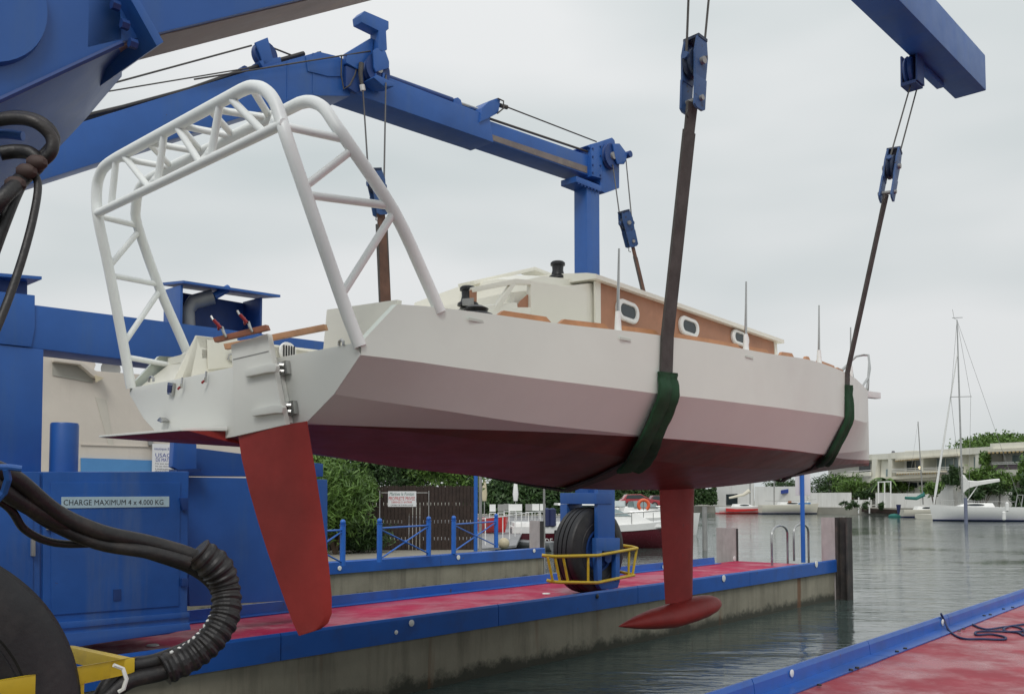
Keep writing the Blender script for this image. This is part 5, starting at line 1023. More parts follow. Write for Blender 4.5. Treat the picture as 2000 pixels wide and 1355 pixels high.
htube([(-100, 930, 3.5), (10, 985, 3.75), (50, 1035, 3.9), (110, 1060, 4.05), (200, 1060, 4.15), (280, 1050, 4.25)], .017, 'thin_hose', parent=hz)
htube([(-100, 880, 3.4), (0, 945, 3.7), (90, 1015, 3.95), (190, 1060, 4.1), (290, 1078, 4.2), (370, 1098, 4.3)], .030, 'hose', parent=hz)
# corrugated spiral sleeve
sl = smooth([dep(*p) for p in [(385, 1076, 4.33), (425, 1112, 4.38), (440, 1150, 4.4), (440, 1200, 4.36), (415, 1245, 4.3), (375, 1280, 4.25), (320, 1308, 4.18)]], 12)
rs = [.064+.007*(1 if (i//2) % 2 == 0 else 0)+.010*math.exp(-((i-10)/6.0)**2) for i in range(len(sl))]
MB().tube(sl, rs, 18).build('spiral_sleeve', HOSE, hz, smooth=True, ang=20)
for i in range(38, 66, 3):
    if i < len(sl): p = sl[i]; d = (sl[min(i+1, len(sl)-1)]-sl[i-1]).normalized(); o_ = d.cross(V((0, 1, 0))).normalized(); o_ = o_ if o_.x < 0 else -o_; MB().sphere(p+o_*.055-V((0, .03, 0)), .012, 6).build('sleeve_lacing', PEN, hz)
# yellow guard on the rear wheel
gz = -.73
def gp(px, py): return ground(px, py, gz)
yg = MB()
a, b, c = C.r(-3.76).at(-60, 1356), gp(240, 1300), gp(120, 1272)
MB().loft([[a+V((0, 0, .03)), a-V((0, 0, .05)), a+V((0, .06, -.05)), a+V((0, .06, .03))], [b+V((0, 0, .03)), b-V((0, 0, .04)), b+V((.03, .06, -.04)), b+V((.03, .06, .03))]]).build('wheel_guard', YEL, cr, bevel=.006)
MB().loft([[b+V((0, 0, .03)), b-V((0, 0, .04)), b+V((.04, .03, -.04)), b+V((.04, .03, .03))], [c+V((0, 0, .03)), c-V((0, 0, .04)), c+V((.06, 0, -.04)), c+V((.06, 0, .03))]]).build('wheel_guard', YEL, cr, bevel=.006)
d_ = gp(150, 1318); MB().tube([d_-V((0, -.02, 0)), d_-V((0, -.02, .9))], .022, 8).build('guard_bar', YEL, cr)
MB().tube([dep(*p) for p in [(222, 1298, 3.95), (240, 1305, 3.98), (247, 1325, 3.98), (241, 1345, 3.98), (232, 1350, 3.98)]], .009, 6).build('cable_tie', PEN, hz, smooth=True)
# hoses at the upper left on the boom head
uh = thing('boom_hoses', 'tangle of dark hoses hanging under the boom head at the top left corner', 'hose', dep(40, 300, 3.2))
htube([(-60, 262, 3.1), (-20, 240, 3.1), (30, 232, 3.1), (70, 240, 3.1), (100, 268, 3.12), (98, 300, 3.12), (60, 330, 3.12), (25, 362, 3.1), (-30, 420, 3.0)], .021, 'hose', parent=uh)
htube([(-60, 255, 3.15), (20, 228, 3.15), (80, 238, 3.15), (106, 275, 3.16), (70, 320, 3.15), (40, 360, 3.12), (10, 430, 3.05), (-30, 540, 3.0)], .020, 'hose', parent=uh)
htube([(60, 330, 3.1), (74, 360, 3.1), (66, 420, 3.05), (45, 500, 3.0), (18, 580, 2.95), (-10, 650, 2.9)], .013, 'hose', parent=uh)
htube([(0, 300, 3.1), (30, 296, 3.12), (60, 300, 3.12), (75, 320, 3.12), (50, 345, 3.1), (5, 388, 3.0), (-40, 440, 3.0)], .024, 'hose', parent=uh)
for p in [(52, 335, 3.08), (30, 360, 3.06), (72, 318, 3.09)]: MB().sphere(dep(*p), .034, 10, (1.1, .8, .8)).build('hose_wrap', mat('wrap_brown', (.06, .035, .03), .7, var=.3), uh, smooth=True)
for y0 in (268, 300): htube([(-80, y0, 3.2), (0, y0-6, 3.2), (45, y0-2, 3.2)], .016, 'hydraulic_fitting', BLUE, cr)
MB().tube([dep(-30, 912, 3.5), dep(20, 912, 3.5), dep(42, 915, 3.52)], .012, 8).build('hose_hanger', BLUE, cr)
MB().tube([dep(12, 915, 3.5), dep(16, 935, 3.52), dep(8, 960, 3.55), dep(-10, 980, 3.55)], .014, 8).build('hose_hanger', BLUE, cr)
# rope on the near deck
rp = [(1838, 1200, .12), (1842, 1215, .11), (1850, 1228, .03)]
pts = [pBi.at(1838, 1201)+V((0, 0, .02)), pBi.at(1842, 1213)+pBi.n*.02]+[ground(x, y, -1.585) for x, y in [(1855, 1232), (1880, 1246), (1920, 1247), (1960, 1248), (1962, 1243), (1935, 1238), (1908, 1239), (1908, 1233), (1940, 1232), (1985, 1234), (2000, 1240), (1998, 1228), (1975, 1222), (1960, 1228), (1975, 1233), (2030, 1228), (2010, 1218), (1960, 1224), (1925, 1228), (1900, 1219)]]
o = MB().tube(smooth(pts, 5), .013, 7).build('mooring_rope', NAVY, None, smooth=True, ang=60); tag(o, 'dark blue rope lying in loose loops on the near red deck', 'rope')

# ================================================================ LEFT BUILDING
PW = vplane(80, 21, 470, 24)
bl = thing('boathouse', 'pale rendered building with a blue band seen between the crane and the yacht', 'building', PW.at(200, 1000))
MB().pp(PW, [(-60, 640), (60, 672), (182, 700), (187, 712), (183, 724), (300, 733), (520, 745), (520, 1060), (-60, 1060)], 0, -7).build('wall', CREAMW, bl)
aw = MB().pp(PW, [(102, 706), (151, 712), (183, 738), (181, 748), (102, 733)], .01, .02).build('canopy_recess', mat('render_grey', (.40, .39, .34), .9, var=.05), bl)
MB().pp(PW, [(100, 703), (152, 708), (196, 736), (194, 742), (178, 738), (150, 714), (100, 708)], .02, .28).build('canopy', CREAMW, bl, bevel=.01)
MB().pp(PW, [(178, 735), (195, 741), (180, 749)], .28, .32).build('canopy_end', BUOY, bl)
MB().pp(PW, [(157, 894), (300, 899), (300, 925), (157, 925)], .01, .06).build('blue_band', BANDB, bl)
MB().pp(PW, [(157, 866), (296, 871), (296, 873), (157, 869)], .0, .03).build('string_course', CREAMW, bl)
MB().pp(PW, [(186, 775), (207, 780), (222, 870), (212, 870)], .004, .012).build('repair_patch', mat('render_patch', (.56, .53, .46), .9, var=.05), bl)
MB().pp(PW, [(288, 856), (296, 857), (296, 870), (288, 869)], .01, .1).build('wall_lamp', GALV, bl)
dsh = MB().lathe(PW.at(222, 719)-PW.n*.3, PW.n, [(0, .03), (.03, .16), (.07, .23), (.075, .23), (.04, .15)], 20).build('satellite_dish', GALV, bl, smooth=True)
MB().tube([PW.at(222, 735)-PW.n*.4, PW.at(222, 720)-PW.n*.35], .02, 6).build('dish_mast', GALV, dsh)
an = thing('tv_antenna', 'thin television antenna on a mast above the rear building', 'antenna', PW.at(296, 735)-PW.n*2)
MB().tube([PW.at(296, 735)-PW.n*2, PW.at(296, 600)-PW.n*2], .014, 6).build('mast', GALV, an)
MB().tube([PW.at(238, 590)-PW.n*2, PW.at(326, 601)-PW.n*2], .010, 6).build('boom', GALV, an)
for k in range(14):
    x = 240+k*6.4; p = PW.at(x, 590+k*.82)-PW.n*2; MB().tube([p-u_*.03, p+u_*.03], .005, 4).build('element', GALV, an)
PG_ = Pl(PW.n, PW.c+.15)
sg = thing('rules_board', 'white board with blue printed rules partly hidden by the crane', 'sign', PG_.at(312, 925))
MB().pr(PG_, 297, 867, 352, 925, 0, .02).build('panel', SIGNW, sg)
text('nautique EPI', PG_, 318, 877, 6, 'lettering', TXTB, sg, 34, d=.024)
text('USAGE', PG_, 321, 889, 8, 'lettering', TXTB, sg, 36, d=.024); text('DE MATERIEL', PG_, 325, 898, 7, 'lettering', TXTB, sg, 42, d=.024)
for k, s in enumerate(['Ne pas entrer', 'Ne pas stationner', 'Utilisation', 'reservee']): text(s, PG_, 320, 905.5+k*5.2, 3.4, 'lettering', TXTK, sg, 34, d=.024)

# ================================================================ FAR BANK
QW = vplane(1340, 165, 2030, 112); PH = vplane(1690, 150, 2010, 118)
fb_ = MB().prism([QW.at(1200, 990)*1, QW.at(2300, 990)*1][0:0] or [V((QW.at(1040, 990).x, QW.at(1040, 990).y, -6)), V((QW.at(2500, 990).x, QW.at(2500, 990).y, -6)), V((320, 60, -6)), V((400, 420, -6)), V((-60, 420, -6)), V((-40, 190, -6))], (0, 0, 4.6))
struct('far_bank', fb_, mat('bank_concrete', (.30, .29, .25), .9, var=.15, scale=.4))
def F(pl, pts, d0, d1, name, m, parent, bevel=0): return MB().pp(pl, pts, d0, d1).build(name, m, parent, bevel=bevel)
h1 = thing('terraced_house_row', 'long cream two-storey house row with balconies across the harbour', 'building', PH.at(1800, 1000))
F(PH, [(1600, 895), (1745, 886), (1820, 881), (1941, 874), (1941, 985), (1600, 985)], -1.8, -12, 'wall', HOUSE2, h1)
F(PH, [(1600, 893), (1745, 885), (1745, 896), (1600, 903)], .3, -12.3, 'roof_parapet', HOUSE, h1)
F(PH, [(1745, 884), (1820, 879), (1941, 872), (1941, 885), (1820, 891), (1745, 896)], .5, -12.5, 'roof_parapet', HOUSE, h1)
F(PH, [(1660, 936), (1742, 932), (1860, 927), (1941, 925), (1941, 933), (1742, 940), (1660, 945)], .6, -1.9, 'balcony_slab', HOUSE, h1)
F(PH, [(1640, 925), (1708, 921), (1708, 929), (1640, 932)], .9, .6, 'balcony_front', HOUSE, h1)
for k, p in enumerate([[(1707, 896), (1717, 895), (1713, 936), (1706, 936)], [(1739, 895), (1747, 895), (1745, 931), (1738, 931)], [(1803, 892), (1808, 892), (1807, 927), (1803, 927)], [(1877, 887), (1882, 887), (1882, 926), (1876, 926)], [(1910, 885), (1918, 884), (1918, 922), (1909, 924)], [(1932, 883), (1939, 882), (1934, 926), (1929, 926)]]): F(PH, p, .4, -1.9, 'fin_wall', HOUSE, h1)
F(PH, [(1717, 897), (1739, 896), (1739, 935), (1716, 936)], -.4, -1.9, 'wall', HOUSE, h1); F(PH, [(1727, 916), (1736, 916), (1736, 930), (1727, 930)], -.38, -.3, 'window', GLASSL, h1)
F(PH, [(1882, 887), (1910, 885), (1910, 925), (1882, 926)], -.8, -1.9, 'wall', HOUSE, h1)
def win(pts, m=GLASS, n=0, d=-1.78):
    w_ = F(PH, pts, d, d+.04, 'window', m, h1)
    for k in range(1, n):
        x = pts[0][0]+(pts[1][0]-pts[0][0])*k/n; F(PH, [(x-.5, pts[0][1]), (x+.5, pts[0][1]), (x+.5, pts[2][1]), (x-.5, pts[2][1])], d+.05, d+.1, 'frame', HOUSE, w_)
win([(1660, 904), (1707, 901), (1707, 921), (1660, 923)], n=2); win([(1752, 900), (1803, 897), (1803, 922), (1752, 924)], n=3); win([(1811, 895), (1876, 892), (1876, 920), (1811, 923)], GLASSL, n=4); win([(1893, 892), (1906, 891), (1906, 914), (1893, 915)], GLASSL, d=-.79)
for a, b, y0, y1 in [(1747, 1803, 916, 914), (1808, 1860, 914, 912), (1660, 1706, 921, 918), (1918, 1931, 908, 907)]:
    for dy in (0, 3.2, 6.4): MB().tube([PH.at(a, y0+dy)+PH.n*.45, PH.at(b, y1+dy)+PH.n*.45], .05, 5).build('balcony_rail', GEL, h1)
def awning(pts, d, parent, stripes=0):
    a = F(PH, pts, d, d-1.4, 'awning', AWN, parent)
    (x0, y0), (x1, y1) = pts[3], pts[2]
    for k in range(stripes):
        u = (k+.25)/stripes; v = u+.4/stripes; F(PH, [(x0+(x1-x0)*u, y0+(y1-y0)*u), (x0+(x1-x0)*v, y0+(y1-y0)*v), (x0+(x1-x0)*v, y0+(y1-y0)*v+2.5), (x0+(x1-x0)*u, y0+(y1-y0)*u+2.5)], d+.02, d-.05, 'valance_stripe', AWNS, a)
awning([(1760, 896), (1806, 892), (1806, 895), (1759, 899)], 1.0, h1, 11); awning([(1808, 892), (1882, 886), (1882, 890), (1807, 895)], 1.2, h1); awning([(1771, 921), (1855, 918), (1855, 922), (1770, 925)], 1.8, h1, 16)
awning([(1745, 931), (1845, 925), (1845, 931), (1744, 937)], 1.4, h1)
for pts in ([(1775, 941), (1791, 941), (1791, 947), (1775, 947)], [(1755, 942), (1772, 942), (1772, 952), (1755, 952)], [(1812, 940), (1835, 939), (1835, 958), (1812, 958)], [(1700, 942), (1720, 942), (1720, 960), (1700, 960)]): win(pts, d=-1.77)
F(PH, [(1735, 880), (1759, 879), (1759, 884), (1735, 885)], -3, -5, 'roof_vent', HOUSE, h1); F(PH, [(1851, 874), (1872, 873), (1872, 879), (1851, 880)], -3, -5, 'roof_vent', HOUSE2, h1)
MB().lathe(PH.at(1703, 890)-PH.n*4, u_, [(0, .25), (.5, .22), (.6, .3), (.85, .2)], 8).build('chimney_cowl', POT, h1)
MB().sphere(PH.at(1783, 913)-PH.n*1.2, .22, 10).build('balcony_lamp', LAMP, h1)
h2 = thing('terraced_house', 'taller cream house at the right edge with a scalloped awning over its balcony', 'building', PH.at(1990, 1000))
F(PH, [(1941, 868), (2200, 856), (2200, 985), (1941, 985)], -1.5, -12, 'wall', HOUSE2, h2); F(PH, [(1941, 866), (2200, 854), (2200, 868), (1941, 879)], .6, -12.2, 'roof_parapet', HOUSE, h2)
F(PH, [(1936, 918), (2200, 912), (2200, 925), (1936, 930)], .8, -1.6, 'balcony_slab', HOUSE, h2); F(PH, [(1936, 907), (2200, 902), (2200, 912), (1936, 917)], .5, .42, 'balcony_screen', mat('balcony_dark', (.12, .09, .11), .6), h2)
for y0 in (904, 907): MB().tube([PH.at(1936, y0)+PH.n*.6, PH.at(2200, y0-8)+PH.n*.6], .06, 5).build('balcony_rail', GEL, h2)
aw = F(PH, [(1946, 877), (2200, 867), (2200, 874), (1946, 883)], 1.4, -1.4, 'awning', AWN, h2)
for k in range(14): x = 1947+k*8; F(PH, [(x, 883-k*.3), (x+4, 882.8-k*.3), (x+4, 886-k*.3), (x, 886.2-k*.3)], 1.42, 1.35, 'valance_stripe', AWNS, aw)
F(PH, [(1960, 888), (2060, 884), (2060, 906), (1960, 908)], -1.48, -1.4, 'window', GLASSL, h2)
# garden walls on the quay
gw = thing('garden_wall', 'white garden wall running along the far quay below the houses', 'wall', QW.at(1800, 1010))
QG = Pl(QW.n, QW.c-3.0)
for x0, x1, y0, y1 in [(1388, 1470, 944, 999), (1474, 1575, 950, 999), (1579, 1660, 962, 999), (1664, 1700, 976, 1000), (1710, 1738, 962, 1000), (1740, 1850, 963, 1001), (1854, 1908, 960, 1003), (1912, 1950, 961, 1003), (1954, 2040, 960, 1005)]:
    F(QG, [(x0, y0), (x1, y0-.5), (x1, y1), (x0, y1)], 0, -.35, 'wall_panel', WALLW, gw)
F(QG, [(1842, 945), (1866, 945), (1870, 1000), (1842, 1000)], .6, -.4, 'gate_pier', WALLW, gw)
dw = F(QW, [(1688, 992), (1755, 995), (1755, 1003), (1688, 999)], .6, -2, 'timber_jetty', DARKW, None); tag(dw, 'dark low timber jetty in front of the white garden wall', 'jetty')
# pergola & white posts
pg = thing('pergola', 'white tube pergola frame on the quay terrace', 'pergola', QW.at(1710, 1000))
for x in (1698, 1710, 1722): MB().tube([QW.at(x, 1000)-QW.n*2, QW.at(x, 941)-QW.n*2], .09, 6).build('post', GEL, pg)
MB().tube([QW.at(1697, 941)-QW.n*2, QW.at(1723, 940)-QW.n*2], .09, 6).build('beam', GEL, pg)
for k, (x, y) in enumerate([(1686, 971), (1707, 971)]): tag(MB().tube([QW.at(x, 1002)+QW.n*1.0, QW.at(x, y)+QW.n*1.0], .10, 8).build('mooring_post', GEL, None), ['white mooring post left of the pergola', 'white mooring post in front of the pergola'][k], 'post', 'white mooring posts')
tag(MB().tube([QW.at(1586, 1011)+QW.n*1.0, QW.at(1586, 978)+QW.n*1.0], .12, 8).build('mooring_post', GEL, None), 'white mooring post right of the blue signal post', 'post', 'white mooring posts')
# vegetation on the far bank
def fbush(label, px, py, d, rx, rz, n, m, seed, group=None, size=.22, name='bush', cat='bush', spike=1.5):
    d *= 1.1 if px < 1800 else 1.0
    return bushthing(label, px, py, d, (rx, rx*.8, rz), n, size, m, seed, z0=-1.4, name=name, cat=cat, spike=spike, group=group)
G_ = 'garden bushes along the far quay'
fbush('broad dark bush behind the cream wall under the yacht bow', 1610, 953, 142, 4.2, 2.2, 1500, LEAFD, 21, G_); fbush('mid green bush beside the blue signal post box', 1645, 948, 140, 3.2, 2.4, 1300, LEAF, 22, G_)
fbush('bright green bush in planters left of the pergola', 1668, 949, 136, 2.8, 2.0, 1200, LEAF, 23, G_); fbush('rounded topiary bush hanging over the white wall', 1690, 967, 133, 1.7, 1.2, 700, LEAFD, 24, G_)
fbush('dark bush far left behind the moored boats', 1535, 950, 146, 4.0, 2.2, 1500, LEAFD, 25, G_); fbush('rounded yellow green bush below the palm', 1719, 951, 131, 1.7, 1.3, 700, LEAFP, 26, G_)
fbush('green shrubs between palm and hedge', 1752, 953, 130, 3.0, 1.2, 1000, LEAF, 27, G_); fbush('low shrub row under the awning', 1788, 955, 130, 2.4, .9, 700, LEAFD, 28, G_); fbush('dark shrub beside the terrace doors', 1824, 954, 122, 1.5, 1.0, 600, LEAF, 29, G_)
fbush('big light green tree-like shrub behind the boom of the white yacht', 1918, 936, 122, 2.7, 1.8, 1700, LEAF, 30, G_); fbush('shrub right of the boom end', 1957, 946, 120, 2.6, 2.0, 1300, LEAF, 31, G_); fbush('dark shrub under the boom', 1920, 955, 119, 3.4, 1.2, 1100, LEAFD, 32, G_)
fbush('dark overhanging shrub at the right edge above the outboard', 1999, 968, 104, 1.4, 2.1, 1700, LEAFD, 33, G_); fbush('tall shrub at the right edge beside the house', 2012, 925, 112, 1.5, 2.6, 1100, LEAF, 34, G_)
fbush('small bush on the balcony corner', 1925, 896, 124, .9, 1.6, 500, LEAF, 35, G_); fbush('small dark shrub hanging on the wall by the boom', 1903, 965, 112, 1.0, .9, 400, LEAFD, 36, G_)
for k, (px, py) in enumerate([(1652, 986), (1670, 985), (1690, 986), (1716, 986)]): fbush(['low round plant on the jetty, first from the left', 'low round plant on the jetty, second from the left', 'low round plant on the jetty, third from the left', 'low round plant beside the pergola foot'][k], px, py, 118, .85, .7, 260, LEAFD, 40+k, 'low plants on the jetty', .16)
for k, (x0, x1, y0, y1) in enumerate([(1846, 1865, 927, 945), (1861, 1880, 908, 947)]):
    q = QG; a = dep(x0, y1, 124); b = dep(x1, y0, 124); hedge(['clipped square hedge block on the terrace', 'taller clipped hedge column beside the mast'][k], x0, y0, x1, y1, 124-k*3, LEAFD, 1500, .16, 50+k, th=1.4)
# palm
pb_ = dep(1731, 968, 143); pb_.z = -1.4; pt_ = dep(1731, 938, 143); pm = thing('palm_tree', 'short palm with drooping fronds in the quay garden', 'palm', pb_)
MB().tube([pb_, pt_], [.22, .16], 8).build('trunk', BARK, pm, smooth=True)
for k in range(16):
    a = k/16*6.28+.2; r = 2.6; mb = MB(); el = .55+.35*math.sin(k*2.3); pts = [pt_+V((math.cos(a)*r*t, math.sin(a)*r*t, r*(el*t-1.05*t*t))) for t in [i/8 for i in range(9)]]
    for i in range(8):
        p, q_ = pts[i], pts[i+1]; d = (q_-p).normalized(); s = d.cross(u_).normalized()
        for sg in (-1, 1): mb.add([p, q_, q_+s*sg*.45*(1-i/9)-u_*.2, p+s*sg*.5*(1-i/9)-u_*.2], [[0, 1, 2, 3]])
    mb.build('frond', LEAFD if k % 2 else LEAF, pm)
# umbrella pine behind the right house and smaller top beyond
tree('umbrella_pine', 'flat-topped umbrella pine rising behind the right house roof', 'pine tree', V((dep(1965, 900, 160).x, 160, -1.4)), 12.6, (8.4, 6, 2.3), 9000, .32, LEAF, 61)
tree('umbrella_pine', 'small distant pine top behind the roof near the mast', 'pine tree', V((dep(1895, 900, 175).x, 175, -1.4)), 11.0, (3.6, 3, 1.1), 1500, .3, LEAFD, 62)
car(1372, 986, 176, 4.0, CARB, 'small blue-green parked hatchback seen right of the keel', 0)
car(1250, 992, 96, 4.2, mat('car_paint_red', (.35, .02, .03), .25, coat=.5), 'dark red parked car above the lifebuoy', 4)
car(1300, 993, 100, 4.2, MAROON, 'second dark red car partly behind the keel', 4)
struct('side_bank', MB().prism([V((6, 92, -6)), V((17.5, 91, -6)), V((28, 150, -6)), V((-60, 170, -6)), V((-60, 100, -6)), V((-20, 92, -6))], (0, 0, 4.35)), mat('bank_concrete', (.3, .3, .3)))
hedge('green hedge behind the parked red cars', 1180, 945, 1345, 990, 110, LEAFD, 4000, .3, 70, name='hedge')
hedge('far hedge line left of the cream wall', 1340, 948, 1400, 985, 160, LEAFD, 1500, .3, 71)
# info board on the wall
tag(F(QG, [(1419, 965), (1441, 964), (1441, 986), (1419, 986)], .05, .12, 'wall_window', GLASS, None), 'dark window opening in the cream wall behind the red-striped yacht', 'window')

# ---- moored boats on the far side
def sail(label, pxa, pxb, pyw, d0, ang, H, m, mast=None, L=None, B_=2.6, stripe=None, cover=None, coach=True, name='moored_sailboat', trans=True):
    mid = ground((pxa+pxb)/2, pyw, -2.4); o = mid; a = math.radians(ang); t = thing(name, label, 'sailboat', o)
    put_hull(o, a, t, m, L=L, B=B_, H=H, bowrise=.18, stern=.72, draft=.25, full=.3)
    lo = [xf([(p[0], p[1]*.985, p[2]) for p in l], o, a) for l in hull_pts(L=L*1.002, B=B_*1.012, H=.16, bowrise=0, stern=.72, draft=.25, full=.3)]
    MB().loft(lo).build('boot_stripe', stripe or NAVY, t, smooth=True)
    if coach:
        lbox(o, a, t, 'coachroof', GEL, -L*.18, L*.27, -B_*.27, B_*.27, H*.98, H+.42, .14, .08, fr=L*.14, af=.2)
        for s in (-1, 1):
            pts = [(L*.04+math.cos(q)*L*.10, s*(B_*.27-.05), H+.24+math.sin(q)*.11) for q in [k/14*2*math.pi for k in range(14)]]
            MB().prism(xf(pts, o, a), V((-math.sin(a), math.cos(a), 0))*s*.05).build('cabin_window', GLASS, t)
    return t, o, a
# white yacht
t, o, a = sail('white modern yacht with furled jib and covered boom moored across the harbour', 1834, 1985, 1017, 95, 180-14, 1.45, GEL, L=8.6, B_=2.9)
def lp_(x, y, z): return xf([(x, y, z)], o, a)[0]
mx_ = .26*8.6/1; mb0 = None
best = min([i*.05-4 for i in range(160)], key=lambda x: abs(proj(lp_(x, 0, 1.6))[0]-1880)); mt = lp_(best, 0, 1.7)
top = V((mt.x-.12, mt.y, (PPY-622)/FPX*mt.y+math.tan(TH)*mt.y))
MB().tube([mt, mt.lerp(top, .55), top], [.11, .09, .06], 8).build('mast', STEEL, t, smooth=True)
bow = lp_(4.2, 0, 1.72); MB().tube([bow, bow.lerp(mt.lerp(top, .84), .08), mt.lerp(top, .83)], [.05, .13, .05], 7).build('furled_jib', GEL, t, smooth=True)
MB().tube([mt.lerp(top, .58)+V((-.95, 0, .0)), mt.lerp(top, .58)+V((1.3, 0, .05))], .035, 5).build('spreader', GALV, t)
aft = lp_(-4.2, 0, 1.5)
for p, q in [(aft, top), (lp_(best-.3, 1.3, 1.4), mt.lerp(top, .58)+V((1.2, 0, 0))), (mt.lerp(top, .58)+V((1.2, 0, 0)), top), (lp_(best-.3, -1.3, 1.4), mt.lerp(top, .58)+V((-.9, 0, 0))), (mt.lerp(top, .58)+V((-.9, 0, 0)), top)]: MB().tube([p, q], .018, 4).build('stay', GALV, t)
MB().tube([top+V((0, 0, 0)), top+V((-.3, 0, .15)), top+V((-.45, 0, 1.1))], .02, 4).build('masthead_antenna', GALV, t); MB().tube([top+V((-.5, 0, .2)), top+V((.6, 0, .25))], .03, 4).build('wind_vane', GALV, t)
bo = V((mt.x, mt.y, 0)); z0 = (PPY-948)/FPX*mt.y+math.tan(TH)*mt.y
bA, bB = V((mt.x, mt.y-.1, z0)), lp_(best-3.55, 0, 0); bB.z = (PPY-940)/FPX*bB.y+math.tan(TH)*bB.y
lp2 = []
for u, w_, zu, zd in [(0, .18, 1.2, -.75), (.06, .30, 1.05, -.5), (.14, .30, .5, -.3), (.4, .26, .3, -.15), (.75, .22, .33, -.06), (1.0, .12, .3, .0)]:
    p = bA.lerp(bB, u); s = V((0, 1, 0)); lp2.append([p+s*w_-u_*-zd*1, p+s*w_*.8+u_*zu*.7, p+u_*zu, p-s*w_*.8+u_*zu*.7, p-s*w_+u_*zd])
MB().loft(lp2).build('sail_cover', mat('sail_cover_white', (.68, .68, .66), .8, var=.05, bump=.4, bscale=4), t, smooth=True)
MB().tube([lp_(best-.3, 0, 1.9), bA.lerp(bB, .45)], .05, 6).build('boom_vang', GEL, t)
ltube(o, a, t, 'guard_rail', STEEL, [(4.0, 0, 2.3), (3.4, -.6, 2.2), (0, -1.35, 2.05), (-3.8, -1.1, 2.0)], .02); 
for x in (3.4, 2, .5, -1, -2.5, -3.8): ltube(o, a, t, 'stanchion', STEEL, [(x, -1.35+max(0, abs(x)-1)*.2, 1.45), (x, -1.35+max(0, abs(x)-1)*.2, 2.1)], .02)
ltube(o, a, t, 'stern_arch', STEEL, [(-3.9, -1.0, 1.5), (-4.1, -1.0, 2.7), (-4.1, 1.0, 2.7), (-3.9, 1.0, 1.5)], .05)
for k, (px, y0, y1) in enumerate([(1961, 998, 1016), (1967, 980, 999)]):
    c0, c1 = dep(px, y0, 92.6), dep(px, y1, 92.6); tag(MB().tube([c0, c0.lerp(c1, .12), c0.lerp(c1, .88), c1], [.07, .18, .18, .07], 10).build('boat_fender', GEL, None, smooth=True), ['lower white fender hanging on the white yacht', 'upper white fender hanging on the white yacht'][k], 'fender', 'white fenders of the white yacht')
# small sailboat with teal cover
t, o, a = sail('small cream sailboat with teal boom cover and dark outboard left of the white yacht', 1765, 1840, 1010, 110, 4, .95, GELC, L=5.6, B_=2.2)
m0 = dep(1803, 985, o.y); m1_ = dep(1793, 823, o.y); MB().tube([m0, m1_], [.08, .05], 6).build('mast', GALV, t, smooth=True)
MB().tube([dep(1768, 972, o.y), dep(1790, 973, o.y), dep(1804, 966, o.y), dep(1804, 960, o.y)], [.18, .22, .28, .05], 7).build('boom_cover', TEAL, t, smooth=True)
MB().tube([dep(1755, 1004, o.y-1), dep(1755, 985, o.y-1)], [.12, .3], 7).build('outboard_motor', NAVY, t, smooth=True)
MB().sphere(dep(1747, 1008, o.y-.8), .5, 10, (1.6, .8, .7)).build('tender_cover', TEAL, t, smooth=True)
MB().tube([m1_, dep(1770, 985, o.y)], .012, 4).build('stay', GALV, t)
# low pontoon
tag(F(vplane(1790, 108, 1835, 104), [(1787, 1003), (1835, 1005), (1835, 1012), (1803, 1016), (1787, 1011)], 0, -2.5, 'pontoon', GELC, None), 'low pale pontoon between the small sailboat and the white yacht', 'pontoon')
# outboard at right edge
ob = thing('moored_dinghy', 'dinghy stern with a white and black outboard at the right edge', 'boat', ground(1995, 1017, -2.4)); oo = ground(2003, 1017, -2.4)
put_hull(oo+V((1.2, 0, 0)), 0, ob, mat('tender_grey', (.25, .26, .27)), L=3.4, B=1.5, H=.55, bowrise=.5, stern=.9)
MB().tube([oo+V((-.85, -.2, .4)), oo+V((-.75, -.2, 1.0))], [.2, .28], 10).build('motor_cowl', GEL, ob, smooth=True); MB().tube([oo+V((-.4, -.2, .3)), oo+V((-.3, -.2, 1.1))], [.25, .3], 10).build('motor_cowl', BLACK, ob, smooth=True)
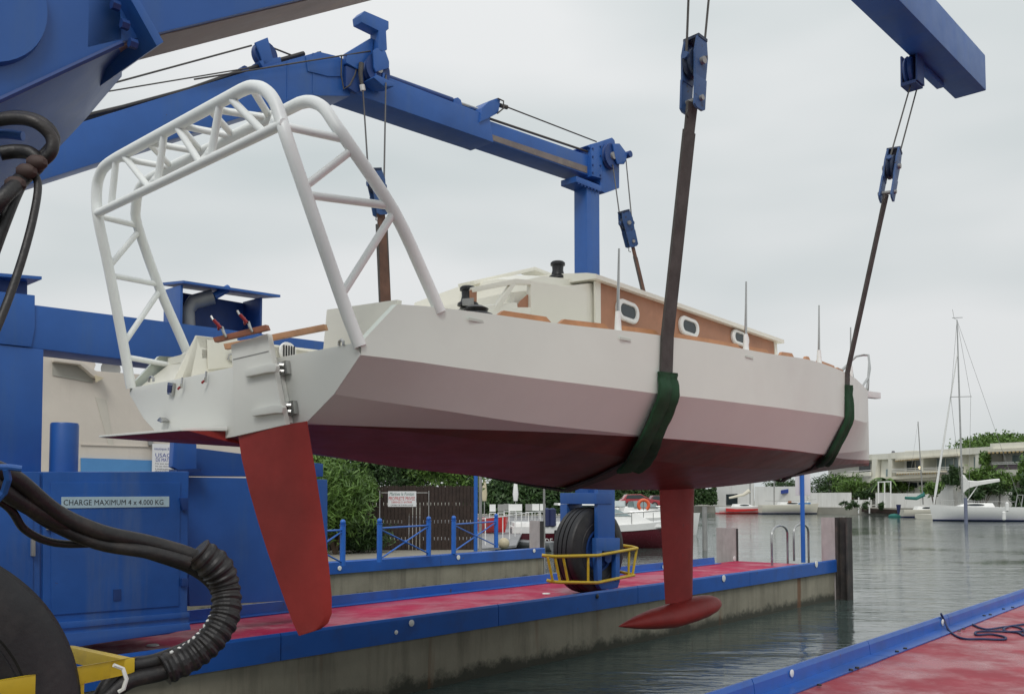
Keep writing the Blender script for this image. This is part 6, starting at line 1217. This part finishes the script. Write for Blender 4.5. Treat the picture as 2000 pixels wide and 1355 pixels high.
# two yachts further left
t, o, a = sail('white yacht with red stripe showing its transom between the keel and the pier pile', 1405, 1490, 1002.6, 142, 8, 1.05, GEL, L=7.6, B_=2.5, stripe=REDG)
MB().loft([xf([(x, -1.27, z) for x, z in [(-2.9, .35), (-1.2, .3), (2.4, .55), (2.4, .75), (-1.2, .72), (-2.9, .85)]], o, a), xf([(x, -1.2, z) for x, z in [(-2.9, .35), (-1.2, .3), (2.4, .55), (2.4, .75), (-1.2, .72), (-2.9, .85)]], o, a)]).build('red_stripe', REDG, t)
MB().tube([dep(1424, 972, o.y), dep(1452, 966, o.y), dep(1464, 958, o.y)], [.15, .25, .35], 7).build('boom_cover', AWN, t, smooth=True); MB().tube([dep(1465, 990, o.y), dep(1465, 700, o.y)], .09, 6).build('mast', GALV, t)
t, o, a = sail('cream yacht with long sheer line moored left of the blue signal post', 1488, 1592, 1003.2, 140, 6, 1.35, GELC, L=8.8, B_=2.7)
MB().tube([dep(1512, 990, o.y), dep(1512, 800, o.y)], .09, 6).build('mast', GALV, t); ltube(o, a, t, 'guard_rail', STEEL, [(-4, -1, 2.0), (0, -1.3, 1.9), (4.4, 0, 2.2)], .03)
MB().prism(xf([(-.3, -.72, 1.5), (.2, -.72, 1.5), (.2, -.72, 2.0), (-.3, -.72, 2.0)], o, a), V((0, .1, 0))).build('companionway_board', PLY, t)
MB().prism(xf([(1.0, -1.36, 1.42), (3.0, -1.1, 1.5), (3.0, -1.1, 1.72), (1.0, -1.36, 1.64)], o, a), V((0, .05, 0))).build('dodger_band', BANDB, t)
nv = F(vplane(1540, 149, 1580, 148), [(1525, 957), (1560, 951), (1556, 960), (1525, 964)], 0, -3, 'boom_tent', mat('tarpaulin_blue', (.02, .05, .25), .7), None); tag(nv, 'blue tarpaulin cover behind the cream yacht', 'tarpaulin')
for k, (x0, x1, y) in enumerate([(1595, 1632, 1000), (1632, 1683, 1001)]):
    g = ground((x0+x1)/2, y, -2.4); w2 = (x1-x0)/2*g.y/FPX; tt = thing('upturned_dinghy', ['pale low dinghy moored beyond the outer pier pile', 'longer pale low dinghy left of the dark jetty'][k], 'boat', g)
    put_hull(g, 0, tt, GELC, L=w2*2, B=1.4, H=.5, bowrise=.3, stern=.7)
mst = thing('moored_mast', 'thin bare mast standing among the far boats beside the bow', 'mast', dep(1573, 1000, 150)); 
MB().tube([dep(1588, 950, 150), dep(1591, 985, 150)], .08, 5).build('pole', GALV, mst)
